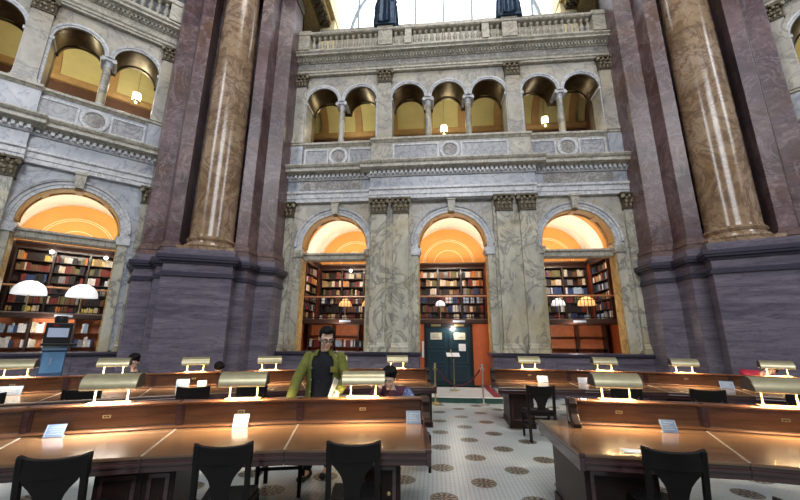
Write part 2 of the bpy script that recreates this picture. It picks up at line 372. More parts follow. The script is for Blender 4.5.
def facade(name, loc, rz, xr, low, up, mid_up=True):
    root_mb = MB()
    x0, x1 = xr
    segs = lambda e=0: [(clip(-9, -BRK-e, xr) + (0,)), (clip(-BRK-e, BRK+e, xr) + (-.15,)), (clip(BRK+e, 9, xr) + (0,))]
    arcade(root_mb, x0, x1, 1.3, 6.43, 0, .45, [(c, 1.16, 4.80) for c in low])
    root = root_mb.build(name, M['marble_blue'] if name != 'wall_back' else M['marble'], None, 0, loc=loc, rz=rz)
    tag(root, kind='structure')
    P = root
    # dado of slate, open in the middle where the doorway is
    d = MB(); cap = MB(); pn = MB(); base = MB()
    runs = [clip(-9, -1.14, xr), clip(1.14, 9, xr)] if 0 in low else [xr]
    for a, b2 in runs:
        if b2 <= a: continue
        d.box(a, -.22, 0, b2, .6, 1.16)
        cap.prism([(-.22, 1.14), (-.28, 1.18), (-.33, 1.2), (-.33, 1.25), (-.28, 1.27), (.6, 1.27), (.6, 1.14)], 'x', a-.06, b2+.06)
        base.box(a-.03, -.28, 0, b2+.03, -.22, .3)
        n = max(1, round((b2-a)/1.5)); w = (b2-a)/n
        for k in range(n):
            xa = a+k*w+.16; xb = a+(k+1)*w-.16
            for (q0, q1, r0, r1) in ((xa, xb, .40, .45), (xa, xb, .98, 1.03), (xa, xa+.05, .45, .98), (xb-.05, xb, .45, .98)): pn.box(q0, -.25, r0, q1, -.22, r1)
    d.build('dado', M['slate'], P, 0); cap.build('dado_cap', M['slate_dark'], P, 0); base.build('dado_base', M['slate_dark'], P, 0); pn.build('dado_panel_moulding', M['slate'], P, 0)
    # lower pilasters
    for (a, b2) in ((-6.2,-5.65),(-2.76,-2.25),(-2.0,-1.49),(1.49,2.0),(2.25,2.76),(5.65,6.2)):
        if a < x0-.1 or b2 > x1+.1: continue
        off = -.15 if abs(a) < BRK and abs(b2) < BRK else 0
        m = MB().box(a, off-.12, 1.27, b2, .1, 5.9)
        p = m.build('pilaster', M['marble_green'], P, 0)
        bm = MB(); bm.box(a-.07, off-.22, 1.27, b2+.07, .05, 1.37)
        bm.prism([(off-.12, 1.37), (off-.19, 1.37), (off-.20, 1.42), (off-.17, 1.47), (off-.16, 1.52), (off-.12, 1.56)], 'x', a-.03, b2+.03)
        bm.build('pilaster_base', M['marble_green'], p, 0)
        capital(a, b2, off-.13, 5.88, 6.44, p, .3, .065)
    if x0 < 0 < x1: MB().box(-2.82, -.15, 1.27, -1.4, 0, 6.43).box(1.4, -.15, 1.27, 2.82, 0, 6.43).build('pier_backing', M['marble_green'], P, 0)
    # lower arches
    for c in low:
        r = 1.16
        av = MB().arch(c, 4.80, [(r, .02), (r, -.03), (r+.10, -.03), (r+.10, -.055), (r+.19, -.055), (r+.19, -.10), (r+.25, -.12), (r+.27, -.06), (r+.27, .02)], -.0, n=40).build('archivolt', M['moulding_white'], P, 50)
        for s in (-1, 1): MB().box(min(c+s*r, c+s*(r+.26)), -.05, 4.68, max(c+s*r, c+s*(r+.26)), .02, 4.81).build('arch_stilt', M['moulding_white'], av, 0)
        MB().arch(c, 4.80, [(r-.0, .0), (r-.035, .0), (r-.035, .45), (r, .45)], n=40).build('arch_soffit', M['soffit'], P, 50)
        sb = MB()
        for a in (50, 90, 130): sb.arch(c, 4.80, [(r-.035, .0), (r-.065, .0), (r-.065, .40), (r-.035, .40)], a0=a-4.5, a1=a+4.5, n=3)
        sb.arch(c, 4.80, [(r-.035, .38), (r-.065, .38), (r-.065, .45), (r-.035, .45)], n=40)
        sb.build('soffit_band', M['soffit'], P, 50)
        MB().prism([(c-.10, 5.96), (c+.10, 5.96), (c+.14, 6.44), (c-.14, 6.44)], 'y', -.20, .02).box(c-.16, -.23, 6.36, c+.16, 0, 6.44).build('keystone', M['marble_tan'], P, 0)
        for s in (-1, 1):
            xi = c+s*r
            MB().prism([(xi-s*.05, 4.44), (xi-s*.05, 4.5), (xi-s*.10, 4.58), (xi-s*.10, 4.68), (xi+s*.28, 4.68), (xi+s*.28, 4.44)], 'y', -.09, .47).build('impost', M['moulding_white'] if c == 0 or name != 'wall_back' else M['marble_green'], P, 0)
            MB().box(min(xi, xi-s*.035), .05, 1.27, max(xi, xi-s*.035), .44, 4.44).build('jamb_lining', M['sienna'], P, 0)
            MB().box(min(xi, xi+s*.24), -.05, 1.27, max(xi, xi+s*.24), .02, 4.44).build('jamb', M['marble_green'], P, 0)
        if c != 0:
            MB().prism([(.18, 4.34), (.14, 4.38), (.14, 4.50), (.08, 4.54), (.08, 4.60), (.42, 4.60), (.42, 4.34)], 'x', c-r+.03, c+r-.03).build('transom', M['marble_tan'], P, 0)
    # main entablature
    profile_run(MB(), [(.1, 6.43), (-.13, 6.43), (-.13, 6.57), (-.155, 6.57), (-.155, 6.72), (-.2, 6.76), (-.2, 6.84), (.1, 6.84)], segs(.02)).build('architrave', M['moulding_white'], P, 0)
    profile_run(MB(), [(.1, 6.84), (-.12, 6.84), (-.12, 7.27), (.1, 7.27)], segs()).build('frieze', M['marble_blue'], P, 0)
    if name == 'wall_back':
        for c in (-4.3, 4.3):
            if x0 < c < x1: MB().box(c-1.15, -.13, 6.88, c+1.15, -.1, 7.24).build('frieze_panel', M['frieze'], P, 0)
    dm = MB(); profile_run(dm, [(.1, 7.25), (-.17, 7.25), (-.20, 7.31), (-.20, 7.44), (.1, 7.44)], segs(.05))
    for (a, b2, off) in segs(.05):
        k = a+.06
        while k < b2-.06: dm.box(k, off-.29, 7.32, k+.085, off-.19, 7.43); k += .155
    dm.build('dentil_band', M['moulding_white'], P, 0)
    profile_run(MB(), [(.1, 7.43), (-.30, 7.43), (-.32, 7.48), (-.47, 7.50), (-.47, 7.60), (-.52, 7.64), (-.55, 7.70), (-.55, 7.74), (-.05, 7.78), (.1, 7.78)], segs(.32)).build('cornice', M['marble_tan'], P, 0)
    # attic band with framed panels and discs
    at = MB(); profile_run(at, [(.4, 7.74), (-.04, 7.74), (-.04, 8.67), (.4, 8.67)], segs()); at.build('attic_band', M['marble'] if name == 'wall_back' else M['marble_blue'], P, 0)
    profile_run(MB(), [(.4, 8.65), (-.06, 8.65), (-.10, 8.70), (-.15, 8.73), (-.15, 8.80), (-.11, 8.83), (.6, 8.83)], segs(.03)).build('sill_moulding', M['marble_tan'], P, 0)
    for (a, b2, off) in ((-5.4,-2.8,0), (-2.05,2.05,-.15), (2.8,5.4,0)):
        if a < x0 or b2 > x1: continue
        c = (a+b2)/2; y = off-.04; fr = MB(); pl = MB()
        for s in (-1, 1):
            xo = c+s*(b2-a)/2; xi = c+s*.38
            l, r = min(xo, xi), max(xo, xi)
            for (q0, q1, z0, z1) in ((l, r, 7.93, 7.99), (l, r, 8.50, 8.56), (l, l+.06, 7.99, 8.50), (r-.06, r, 7.99, 8.50)): fr.box(q0, y-.035, z0, q1, y, z1)
            pl.box(l+.06, y-.012, 7.99, r-.06, y, 8.50)
        fr.build('panel_frame', M['moulding_white'], P, 0); pl.build('inset_panel', M['marble_panel'], P, 0)
        MB().lathe([(.26, 0), (.26, .05), (.30, .06), (.36, .05), (.36, 0)], n=28, M=Matrix.Translation((c, y, 8.25)) @ Matrix.Rotation(R(90), 4, 'X')).build('roundel_ring', M['moulding_white'], P, 30)
        MB().lathe([(.27, 0), (.27, .02), (.1, .035), (0, .04)], n=28, M=Matrix.Translation((c, y, 8.25)) @ Matrix.Rotation(R(90), 4, 'X')).build('roundel', M['frieze'], P, 30)
    # upper arcade
    ua = arcade(MB(), x0, x1, 8.82, 11.78, 0, .65, [(c, .62, 10.62) for c in up])
    ua.build('upper_wall', M['marble'], P, 0)
    for (a, b2) in ((-5.97,-5.5),(-2.65,-2.15),(2.15,2.65),(5.5,5.97)):
        if a < x0 or b2 > x1: continue
        MB().box(a-.05, -.16, 7.78, b2+.05, 0, 8.67).build('attic_pedestal', M['marble_blue'], P, 0)
        p = MB().box(a, -.11, 8.82, b2, .05, 11.3).build('upper_pilaster', M['marble'], P, 0)
        MB().box(a-.05, -.17, 8.82, b2+.05, .02, 8.92).box(a-.025, -.14, 8.92, b2+.025, .02, 9.0).build('pilaster_base', M['marble'], p, 0)
        capital(a, b2, -.12, 11.28, 11.79, p, .15, .05)
    for c in up:
        r = .62
        MB().arch(c, 10.62, [(r, .02), (r, -.03), (r+.06, -.03), (r+.06, -.05), (r+.12, -.06), (r+.13, -.03), (r+.13, .02)], n=30).build('upper_archivolt', M['moulding_white'], P, 50)
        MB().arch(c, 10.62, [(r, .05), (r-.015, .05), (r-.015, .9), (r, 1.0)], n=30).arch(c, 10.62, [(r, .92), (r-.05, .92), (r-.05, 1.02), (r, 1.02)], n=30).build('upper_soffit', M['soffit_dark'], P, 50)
    cols = [m for m in (-4.1, -.75, .75, 4.1) if any(abs(c-m) < 1 for c in up) and x0 < m < x1]
    for m in cols:
        q = MB().lathe([(.115, .0), (.12, .5), (.105, 1.35)], c=(m, .2, 9.0), n=14).build('gallery_column', M['marble_green'], P, 40)
        MB().box(m-.15, .05, 8.82, m+.15, .35, 8.89).lathe([(.15, .07), (.155, .11), (.125, .13), (.13, .17)], c=(m, .2, 8.82), n=14).build('column_base', M['moulding_white'], q, 40)
        MB().lathe([(.11, 1.34), (.12, 1.38), (.115, 1.40), (.16, 1.55)], c=(m, .2, 9.0), n=14).box(m-.19, .0, 10.53, m+.19, .45, 10.63).lathe([(0,-.1),(.06,-.1),(.06,.5),(0,.5)], n=10, M=Matrix.Translation((m-.16, .05, 10.5)) @ Matrix.Rotation(R(-90), 4, 'X')).lathe([(0,-.1),(.06,-.1),(.06,.5),(0,.5)], n=10, M=Matrix.Translation((m+.16, .05, 10.5)) @ Matrix.Rotation(R(-90), 4, 'X')).build('column_capital', M['moulding_white'], q, 40)
    for c in up:                                            # imposts at the solid sides
        for s in (-1, 1):
            xi = c+s*.62
            if any(abs(xi+s*.13-m) < .05 for m in (-4.1,-.75,.75,4.1)): continue
            MB().box(min(xi-s*.04, xi+s*.12), -.05, 10.52, max(xi-s*.04, xi+s*.12), .65, 10.63).box(min(xi, xi+s*.1), -.03, 8.82, max(xi, xi+s*.1), .02, 10.52).build('upper_impost', M['moulding_white'], P, 0)
    # upper entablature
    full = [(x0, x1, 0)]
    profile_run(MB(), [(.6, 11.78), (-.13, 11.78), (-.13, 11.87), (-.16, 11.87), (-.16, 11.95), (-.2, 12.0), (.6, 12.0)], full).build('upper_architrave', M['marble_tan'], P, 0)
    profile_run(MB(), [(.6, 12.0), (-.11, 12.0), (-.11, 12.32), (.6, 12.32)], full).build('upper_frieze', M['frieze'] if name == 'wall_back' else M['marble_tan'], P, 0)
    dm = MB(); profile_run(dm, [(.6, 12.31), (-.15, 12.31), (-.17, 12.35), (-.17, 12.45), (.6, 12.45)], full)
    k = x0+.03
    while k < x1-.06: dm.box(k, -.245, 12.345, k+.065, -.16, 12.435); k += .118
    dm.build('upper_dentil_band', M['marble_tan'], P, 0)
    profile_run(MB(), [(.6, 12.44), (-.25, 12.44), (-.27, 12.48), (-.40, 12.50), (-.40, 12.57), (-.46, 12.62), (-.46, 12.66), (-.2, 12.69), (.6, 12.69)], full).build('upper_cornice', M['marble_tan'], P, 0)
    # balustrade
    bal = empty('balustrade'); bal.parent = P
    rail = MB().prism([(-.24, 13.58), (-.28, 13.62), (-.28, 13.70), (-.24, 13.74), (.08, 13.74), (.12, 13.70), (.12, 13.62), (.08, 13.58)], 'x', x0, x1); rail.box(x0, -.24, 12.67, x1, .08, 12.86).box(x0, -.2, 12.86, x1, .04, 12.95)
    rail.build('rail', M['marble_tan'], bal, 0)
    peds = [(a, b2) for a, b2 in ((-6.05,-5.45),(-2.68,-2.12),(-1.62,-1.36),(1.36,1.62),(2.12,2.68),(5.45,6.05)) if a >= x0-.1 and b2 <= x1+.1]
    for a, b2 in peds: MB().box(a, -.27, 12.9, b2, .11, 13.60).box(a-.03, -.3, 13.58, b2+.03, .14, 13.76).build('pedestal', M['marble_tan'], bal, 0)
    proto = None
    prof = [(.075, 0), (.075, .03), (.045, .07), (.075, .19), (.085, .26), (.06, .36), (.035, .45), (.04, .50), (.07, .53), (.07, .63)]
    for a, b2 in ((-5.45,-2.68),(-2.12,-1.62),(-1.36,1.36),(1.62,2.12),(2.68,5.45)):
        n = max(2, round((b2-a)/.235)); st = (b2-a)/n
        for k in range(n):
            x = a+(k+.5)*st
            if x < x0+.1 or x > x1-.1: continue
            if proto is None: proto = o = MB().lathe(prof, n=10).build('baluster', M['marble_tan'], bal, 40)
            else: o = proto.copy(); COL.objects.link(o)
            o.location = (x, -.08, 12.95)
    # gallery behind the upper arches
    back = 3.3
    g = MB().box(x0, back, 8.7, x1, back+.15, 11.25); g.build('gallery_back_wall', M['gallery_red'], P, 0)
    MB().prism([(back, 11.0), (back-.1, 11.02), (back-.18, 11.15), (back-.18, 11.24), (back, 11.24)], 'x', x0, x1).build('gallery_cornice', M['rib_tan'], P, 0)
    MB().box(x0, .6, 8.67, x1, back, 8.82).build('gallery_floor', M['slate_red'], P, 0)
    pts = []; cy = (1.02+back)/2; rr = (back-1.02)/2
    for k in range(0, 19): a = PI*k/18; pts.append((cy+rr*math.cos(a), 11.2+1.2*math.sin(a)))
    out = [(cy+(rr+.12)*math.cos(PI*k/18), 11.2+1.35*math.sin(PI*k/18)) for k in range(18, -1, -1)]
    vm = MB()
    for k in range(18):
        q = [pts[k], pts[k+1], out[18-k-1], out[18-k]]
        vm.prism(q, 'x', x0, x1)
    MB().box(x0-.1, .6, 8.9, x0, back, 12.6).box(x1, .6, 8.9, x1+.1, back, 12.6).build('gallery_end_wall', M['gallery_red'], P, 0)
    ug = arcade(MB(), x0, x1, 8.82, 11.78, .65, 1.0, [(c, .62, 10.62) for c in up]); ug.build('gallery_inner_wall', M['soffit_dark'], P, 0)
    vm.build('gallery_vault', M['vault_yellow'], P, 60)
    rb = MB()
    for m in (-5.73, -4.1, -2.4, -.75, .75, 2.4, 4.1, 5.73):
        if not (x0 < m < x1): continue
        for k in range(18):
            c0 = PI*k/18; c1 = PI*(k+1)/18
            q = [(cy+(rr-.12)*math.cos(c0), 11.2+1.10*math.sin(c0)), (cy+(rr-.12)*math.cos(c1), 11.2+1.10*math.sin(c1)), (cy+(rr+.02)*math.cos(c1), 11.2+1.22*math.sin(c1)), (cy+(rr+.02)*math.cos(c0), 11.2+1.22*math.sin(c0))]
            rb.prism(q, 'x', m-.16, m+.16)
    rb.build('vault_rib', M['rib_tan'], P, 60)
    return root
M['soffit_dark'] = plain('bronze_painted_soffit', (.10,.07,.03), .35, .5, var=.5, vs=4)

O_C = Vector((1.778, 11.9906, 0)); RZ_C = R(TC)
O_L = Vector((-9.81-3.85*.781, 10.02-3.85*.6244, 0)); RZ_L = R(38.64)
O_R = Vector((15.2923, 4.9539, 0)); RZ_R = R(-49.46)
WB = facade('wall_back', O_C, RZ_C, (-6.3, 6.3), LOWC, UPC)
WL = facade('wall_left', O_L, RZ_L, (.7, 6.3), (4.1,), (1.5, 3.35, 4.85))
WR = facade('wall_right', O_R, RZ_R, (-6.3, -2.0), (), (-4.85, -3.35))
def fmat(loc, rz): return Matrix.Translation(loc) @ Matrix.Rotation(rz, 4, 'Z')
FB, FL_, FR = fmat(O_C, RZ_C), fmat(O_L, RZ_L), fmat(O_R, RZ_R)

# big daylit window above the balustrade of the back wall
win = MB().box(-5.0, 1.9, 14.0, 5.0, 1.93, 19.0).build('window_1', M['glass_day'], None, 0, loc=O_C, rz=RZ_C); tag(win, kind='structure')
fr = MB()
for x in (-4.0, -2.6, -1.3, 0, 1.3, 2.6, 4.0): fr.box(x-.05, 1.82, 14.3, x+.05, 1.9, 19.0)
fr.arch(0, 15.2, [(4.3, 1.82), (4.45, 1.82), (4.45, 1.9), (4.3, 1.9)], a0=0, a1=180)
fr.build('window_mullion', M['mullion'], win, 0)
MB().prism([(1.3, 14.95), (1.26, 15.0), (1.2, 15.04), (1.2, 15.1), (1.14, 15.14), (1.14, 15.22), (1.9, 15.26), (1.9, 12.6), (1.3, 12.6)], 'x', -5.6, 5.6).build('window_sill', M['marble_tan'], win, 0)
wf = MB()
for s in (-1, 1):
    wf.box(min(s*4.95, s*5.6), 1.2, 13.6, max(s*4.95, s*5.6), 2.0, 19.0)
wf.build('window_surround', M['line_cream'], win, 0)
# gilded side cornices running from the piers to that window
for s in (-1, 1):
    t_ = MB()
    for k in range(9):
        yy = -1.9+k*.42
        t_.box(min(s*5.15, s*5.55), yy, 15.42, max(s*5.15, s*5.55), yy+.2, 15.56); t_.ell((s*5.35, yy+.31, 15.46), (.14, .08, .1), nu=8, nv=6)
    sc = MB().box(min(s*5.6, s*6.8), -1.9, 15.3, max(s*5.6, s*6.8), 2.0, 16.6).box(min(s*5.1, s*5.6), -1.9, 15.55, max(s*5.1, s*5.6), 2.0, 16.6).box(min(s*4.9, s*5.1), -1.9, 15.8, max(s*4.9, s*5.1), 2.0, 16.6).build('trim_%d' % (1 if s < 0 else 2), M['gilt'], None, 0, loc=O_C, rz=RZ_C)
    tag(sc, kind='structure'); t_.build('carved_ornament', M['capital'], sc, 40)

# ------------------------------------------------------------------ piers and giant columns
def offset_poly(poly, d):
    n = len(poly); out = []
    A = sum(poly[i][0]*poly[(i+1) % n][1]-poly[(i+1) % n][0]*poly[i][1] for i in range(n)); sg = 1 if A > 0 else -1
    for i in range(n):
        p0, p1, p2 = (Vector(poly[i-1]), Vector(poly[i]), Vector(poly[(i+1) % n]))
        e1 = (p1-p0).normalized(); e2 = (p2-p1).normalized()
        n1 = Vector((e1.y, -e1.x))*sg; n2 = Vector((e2.y, -e2.x))*sg
        b = (n1+n2); l = b.length
        b = b/l; k = d/max(.35, b.dot(n1)); out.append(tuple(p1+b*k))
    return out
def mirror_poly(half):
    return half + [(-x, y) for x, y in half[::-1]]
PED = mirror_poly([(.88,-2.1),(.88,-1.5),(1.2,-1.5),(1.43,-.9),(1.94,-.9),(2.25,-.15),(2.25,.9)])
SH = mirror_poly([(.76,-.45),(.76,-1.38),(1.12,-1.38),(1.35,-.82),(1.86,-.82),(2.17,-.1),(2.17,.9)])
def pier(loc, rz, sx, label, collabel, side):
    root = thing('marble_pier', label, 'pier', loc, rz)
    MB().prism(PED, 'z', 0, 3.42).build('pedestal', M['slate'], root, 0)
    MB().prism(offset_poly(PED, .06), 'z', 0, .4).prism(offset_poly(PED, .03), 'z', .4, .5).build('plinth', M['slate_dark'], root, 0)
    m = MB(); m.prism(offset_poly(PED, .05), 'z', 3.30, 3.36); m.prism(offset_poly(PED, .03), 'z', 3.36, 3.42); m.build('necking', M['slate_dark'], root, 0)
    MB().prism(offset_poly(PED, -.01), 'z', 3.42, 3.68).build('pedestal_band', M['slate'], root, 0)
    m = MB(); m.prism(offset_poly(PED, .05), 'z', 3.66, 3.72); m.prism(offset_poly(PED, .12), 'z', 3.72, 3.78); m.prism(offset_poly(PED, .15), 'z', 3.78, 3.88); m.build('pedestal_cap', M['slate_dark'], root, 0)
    MB().prism(offset_poly(PED, .02), 'z', 3.88, 4.08).build('upper_plinth', M['slate'], root, 0)
    # pilaster cluster
    c = MB(); c.prism(offset_poly(SH, .09), 'z', 4.08, 4.18); c.prism(offset_poly(SH, .06), 'z', 4.18, 4.24); c.prism(offset_poly(SH, .08), 'z', 4.24, 4.34); c.prism(offset_poly(SH, .03), 'z', 4.34, 4.42); c.build('base_moulding', M['slate_red'], root, 0)
    MB().prism(SH, 'z', 4.40, 14.8).build('pilaster_cluster', M['pier'], root, 0, bevel=.012)
    cp = MB(); cp.prism(offset_poly(SH, .04), 'z', 14.75, 14.85); cp.prism(offset_poly(SH, .05), 'z', 14.85, 15.35); cp.prism(offset_poly(SH, .10), 'z', 15.35, 15.5)
    cp.build('pier_capital', M['capital'], root, 0)
    MB().prism(offset_poly(SH, .1), 'z', 15.5, 16.6).build('pier_entablature', M['gilt'], root, 0)
    F = Matrix.Translation(loc) @ Matrix.Rotation(rz, 4, 'Z')
    p = F @ Vector((sx*.09, -1.28, 4.08))
    col = thing('marble_column', collabel, 'column', p, rz)
    MB().box(-.74, -.74, 0, .74, .74, .10).lathe([(.72, .10), (.75, .16), (.72, .23), (.66, .25), (.645, .30), (.67, .33), (.69, .38), (.66, .43), (.625, .45)], n=48).build('base', M['column'], col, 40)
    MB().lathe([(.625, .45), (.605, .55), (.60, 3.0), (.585, 5.5), (.555, 8.0), (.52, 10.2)], n=64).build('shaft', M['column'], col, 40)
    MB().lathe([(.52, 10.2), (.56, 10.25), (.54, 10.3), (.56, 10.7), (.72, 11.0), (.80, 11.2)], n=32, ribs=16, ribd=.05).box(-.8, -.8, 11.1, .8, .8, 11.22).build('capital', M['capital'], col, 40)
    return root
pier((-6.2, 11.925, 0), R(17.35), 1, 'tall purple-brown marble pier on slate pedestal, left of the three archways', 'giant polished brown marble column on the left slate pedestal', -1)
pier((9.6017, 10.4285, 0), R(-28.17), -1, 'tall purple-brown marble pier on slate pedestal, right of the three archways', 'giant polished brown marble column on the right slate pedestal', 1)

# ------------------------------------------------------------------ statues on the balustrade
def statue(x, label, flip):
    o = thing('bronze_statue', label, 'statue', FB @ Vector((x, -.08, 13.77)), RZ_C); o.scale = (1.3, 1.1, 1.1)
    MB().box(-.30, -.28, 0, .30, .28, .08).build('base', M['bronze'], o, 0)
    b = MB()
    b.lathe([(.0, .05), (.36, .06), (.37, .2), (.34, .7), (.32, 1.0), (.29, 1.15), (.28, 1.35), (.22, 1.5), (.08, 1.58), (.0, 1.6)], n=40, ribs=9, ribd=.12)
    b.ell((.08*flip, -.1, .5), (.18, .18, .48)); b.ell((-.1*flip, -.14, .75), (.12, .14, .4))
    b.capsule((0, 0, 1.55), (0, -.02, 1.7), .07, .06); b.ell((0, -.03, 1.8), (.085, .1, .13))
    b.capsule((.2, 0, 1.45), (.3, -.05, 1.15), .075, .06); b.capsule((.3, -.05, 1.15), (.2, -.25, 1.05), .06, .045)
    b.capsule((-.2, 0, 1.45), (-.3, -.02, 1.12), .075, .06); b.capsule((-.3, -.02, 1.12), (-.32, -.12, .85), .06, .045)
    blob(b, 'draped_figure', M['bronze'], o, .022, 2)
    return o
statue(-2.4, 'dark blue bronze draped statue on the balustrade, left of the pair', 1)
statue(2.45, 'dark blue bronze draped statue on the balustrade, right of the pair', -1)
# ------------------------------------------------------------------ alcoves with galleries of books
BOOKC = {'dark red': (.20,.025,.02), 'brown': (.16,.07,.03), 'black': (.018,.016,.016), 'cream': (.68,.60,.44), 'navy blue': (.03,.06,.17), 'olive': (.16,.15,.05),
         'tan': (.42,.27,.12), 'white': (.78,.77,.73), 'orange': (.70,.22,.04), 'grey': (.26,.25,.25), 'pale blue': (.38,.52,.68), 'yellow': (.75,.58,.12)}
BM_ = {k: plain(k.replace(' ', '_')+'_book_cloth', v, .6, var=.25, vs=14) for k, v in BOOKC.items()}
MIXES = {'dark': ['dark red','dark red','brown','brown','black','black','black','cream','tan','grey','navy blue','olive','dark red','white'],
         'warm': ['dark red','brown','tan','cream','cream','yellow','orange','black','dark red','tan','white','olive'],
         'light': ['white','white','pale blue','cream','white','navy blue','pale blue','cream','grey'],
         'bluish': ['navy blue','grey','navy blue','white','black','dark red','pale blue','black']}
BOOKS = []
def shelve(Mx, x0, x1, z, hmax, mixname, where, shelf, wmin=.04, wmax=.085, fill=.92, dep=.2):
    """row of books; Mx local frame of the case: x along the shelf, -y towards the reader"""
    x = x0+random.random()*.05; mix = MIXES[mixname]; col = random.choice(mix); h = hmax*.85; run = 0
    while True:
        if run <= 0:
            run = random.randint(1, 3); col = random.choice(mix); h = hmax*random.uniform(.68, 1)
            if random.random() > fill: x += random.uniform(.08, .3)
        w = random.uniform(wmin, wmax); run -= 1
        if x+w > x1: break
        BOOKS.append((Mx @ Matrix.Translation((x+w/2, 0, z)), w*.94, dep*random.uniform(.85, 1), h*random.uniform(.90, 1.04), col, where, shelf)); x += w
ORD = ['top', 'second', 'third', 'fourth', 'fifth', 'sixth', 'seventh']
def bookcase(Mx, x0, x1, zb, n, dz, d, label, where, mixes, wood_=True, backm=None, fill=.92, cornice=True, wm=(.04,.085), hf=.8):
    """case standing on z = zb, its front at y = 0 of Mx and its back at y = d"""
    loc = Mx.translation; rz = Mx.to_euler().z
    o = thing('bookcase', label, 'bookcase', loc+Vector((0,0,zb)), rz)
    ht = n*dz+.08
    f = MB(); cols_ = max(1, round((x1-x0)/.95))
    for k in range(cols_+1):
        x = x0+(x1-x0)*k/cols_; f.box(x-.025, 0, 0, x+.025, d, ht)
    f.box(x0-.03, -.02, 0, x1+.03, d, .07).box(x0-.03, -.02, ht-.03, x1+.03, d, ht+.06)
    if cornice: f.prism([(-.02, ht+.04), (-.06, ht+.10), (-.12, ht+.16), (-.12, ht+.22), (d, ht+.22), (d, ht+.04)], 'x', x0-.05, x1+.05)
    f.build('frame', M['book_wood'], o, 0)
    MB().box(x0, d-.03, 0, x1, d, ht).build('back_panel', backm or M['book_wood'], o, 0)
    for k in range(1, n): MB().box(x0+.01, .01, .05+k*dz-.02, x1-.01, d-.03, .05+k*dz).build('shelf', M['book_wood'], o, 0)
    B = Matrix.Translation(Vector((0,0,zb))) @ Mx
    for k in range(n):
        mx = mixes[(n-1-k) % len(mixes)]
        if mx is None: continue
        for q in range(cols_):
            xa = x0+(x1-x0)*q/cols_+.035; xb = x0+(x1-x0)*(q+1)/cols_-.035
            shelve(B @ Matrix.Translation((0, .03, 0)), xa, xb, (.072 if k == 0 else .052+k*dz), dz*hf, mx, where, ORD[n-1-k], wm[0], wm[1], fill, min(.2, d-.06))
    return o
def railing(F, rz, xa, xb, y, z, label, step=.125):
    o = thing('gallery_railing', label, 'railing', F @ Vector((xa, y, z)), rz); L = xb-xa
    MB().prism([(-.03, .80), (-.035, .83), (0, .86), (.035, .83), (.03, .80)], 'x', 0, L).build('top_rail', M['book_wood_light'], o, 0)
    MB().box(0, -.012, .06, L, .012, .085).box(0, -.012, .68, L, .012, .70).build('bottom_rail', M['iron'], o, 0)
    n = max(3, round(L/step)); pr = None
    for k in range(n+1):
        if pr is None: pr = b = MB().box(-.008, -.008, 0, .008, .008, .80).build('bar', M['iron'], o, 0)
        else: b = pr.copy(); COL.objects.link(b)
        b.location = (.01+(L-.02)*k/n, 0, 0)
M['book_wood_light'] = wood('light_rail_wood', (.30,.13,.06), (.45,.22,.11), .3)
def dome_lamp(p, r, mat, label, rz):
    o = thing('dome_lamp', label, 'lamp', p, rz, None); h = .55
    MB().lathe([(.11, 0), (.11, .02), (.03, .05), (.018, .1), (.018, h), (.03, h+.01)], n=14).build('stand', M['brass'], o, 40)
    MB().lathe([(r, h-.02), (r*1.0, h), (r*.97, h+r*.25), (r*.86, h+r*.52), (r*.66, h+r*.76), (r*.36, h+r*.94), (.02, h+r), (0, h+r)], n=28).build('lamp_shade', mat, o, 60)
def globe(p, label, rz):
    o = thing('globe_light', label, 'light', p, rz)
    MB().tube([(0, .2, -.1), (0, .1, -.06), (0, 0, 0)], .012, 6).build('arm', M['brass'], o)
    MB().ell((0, 0, .06), (.065, .065, .065)).build('globe', M['globe'], o, 60)
ALC = {}
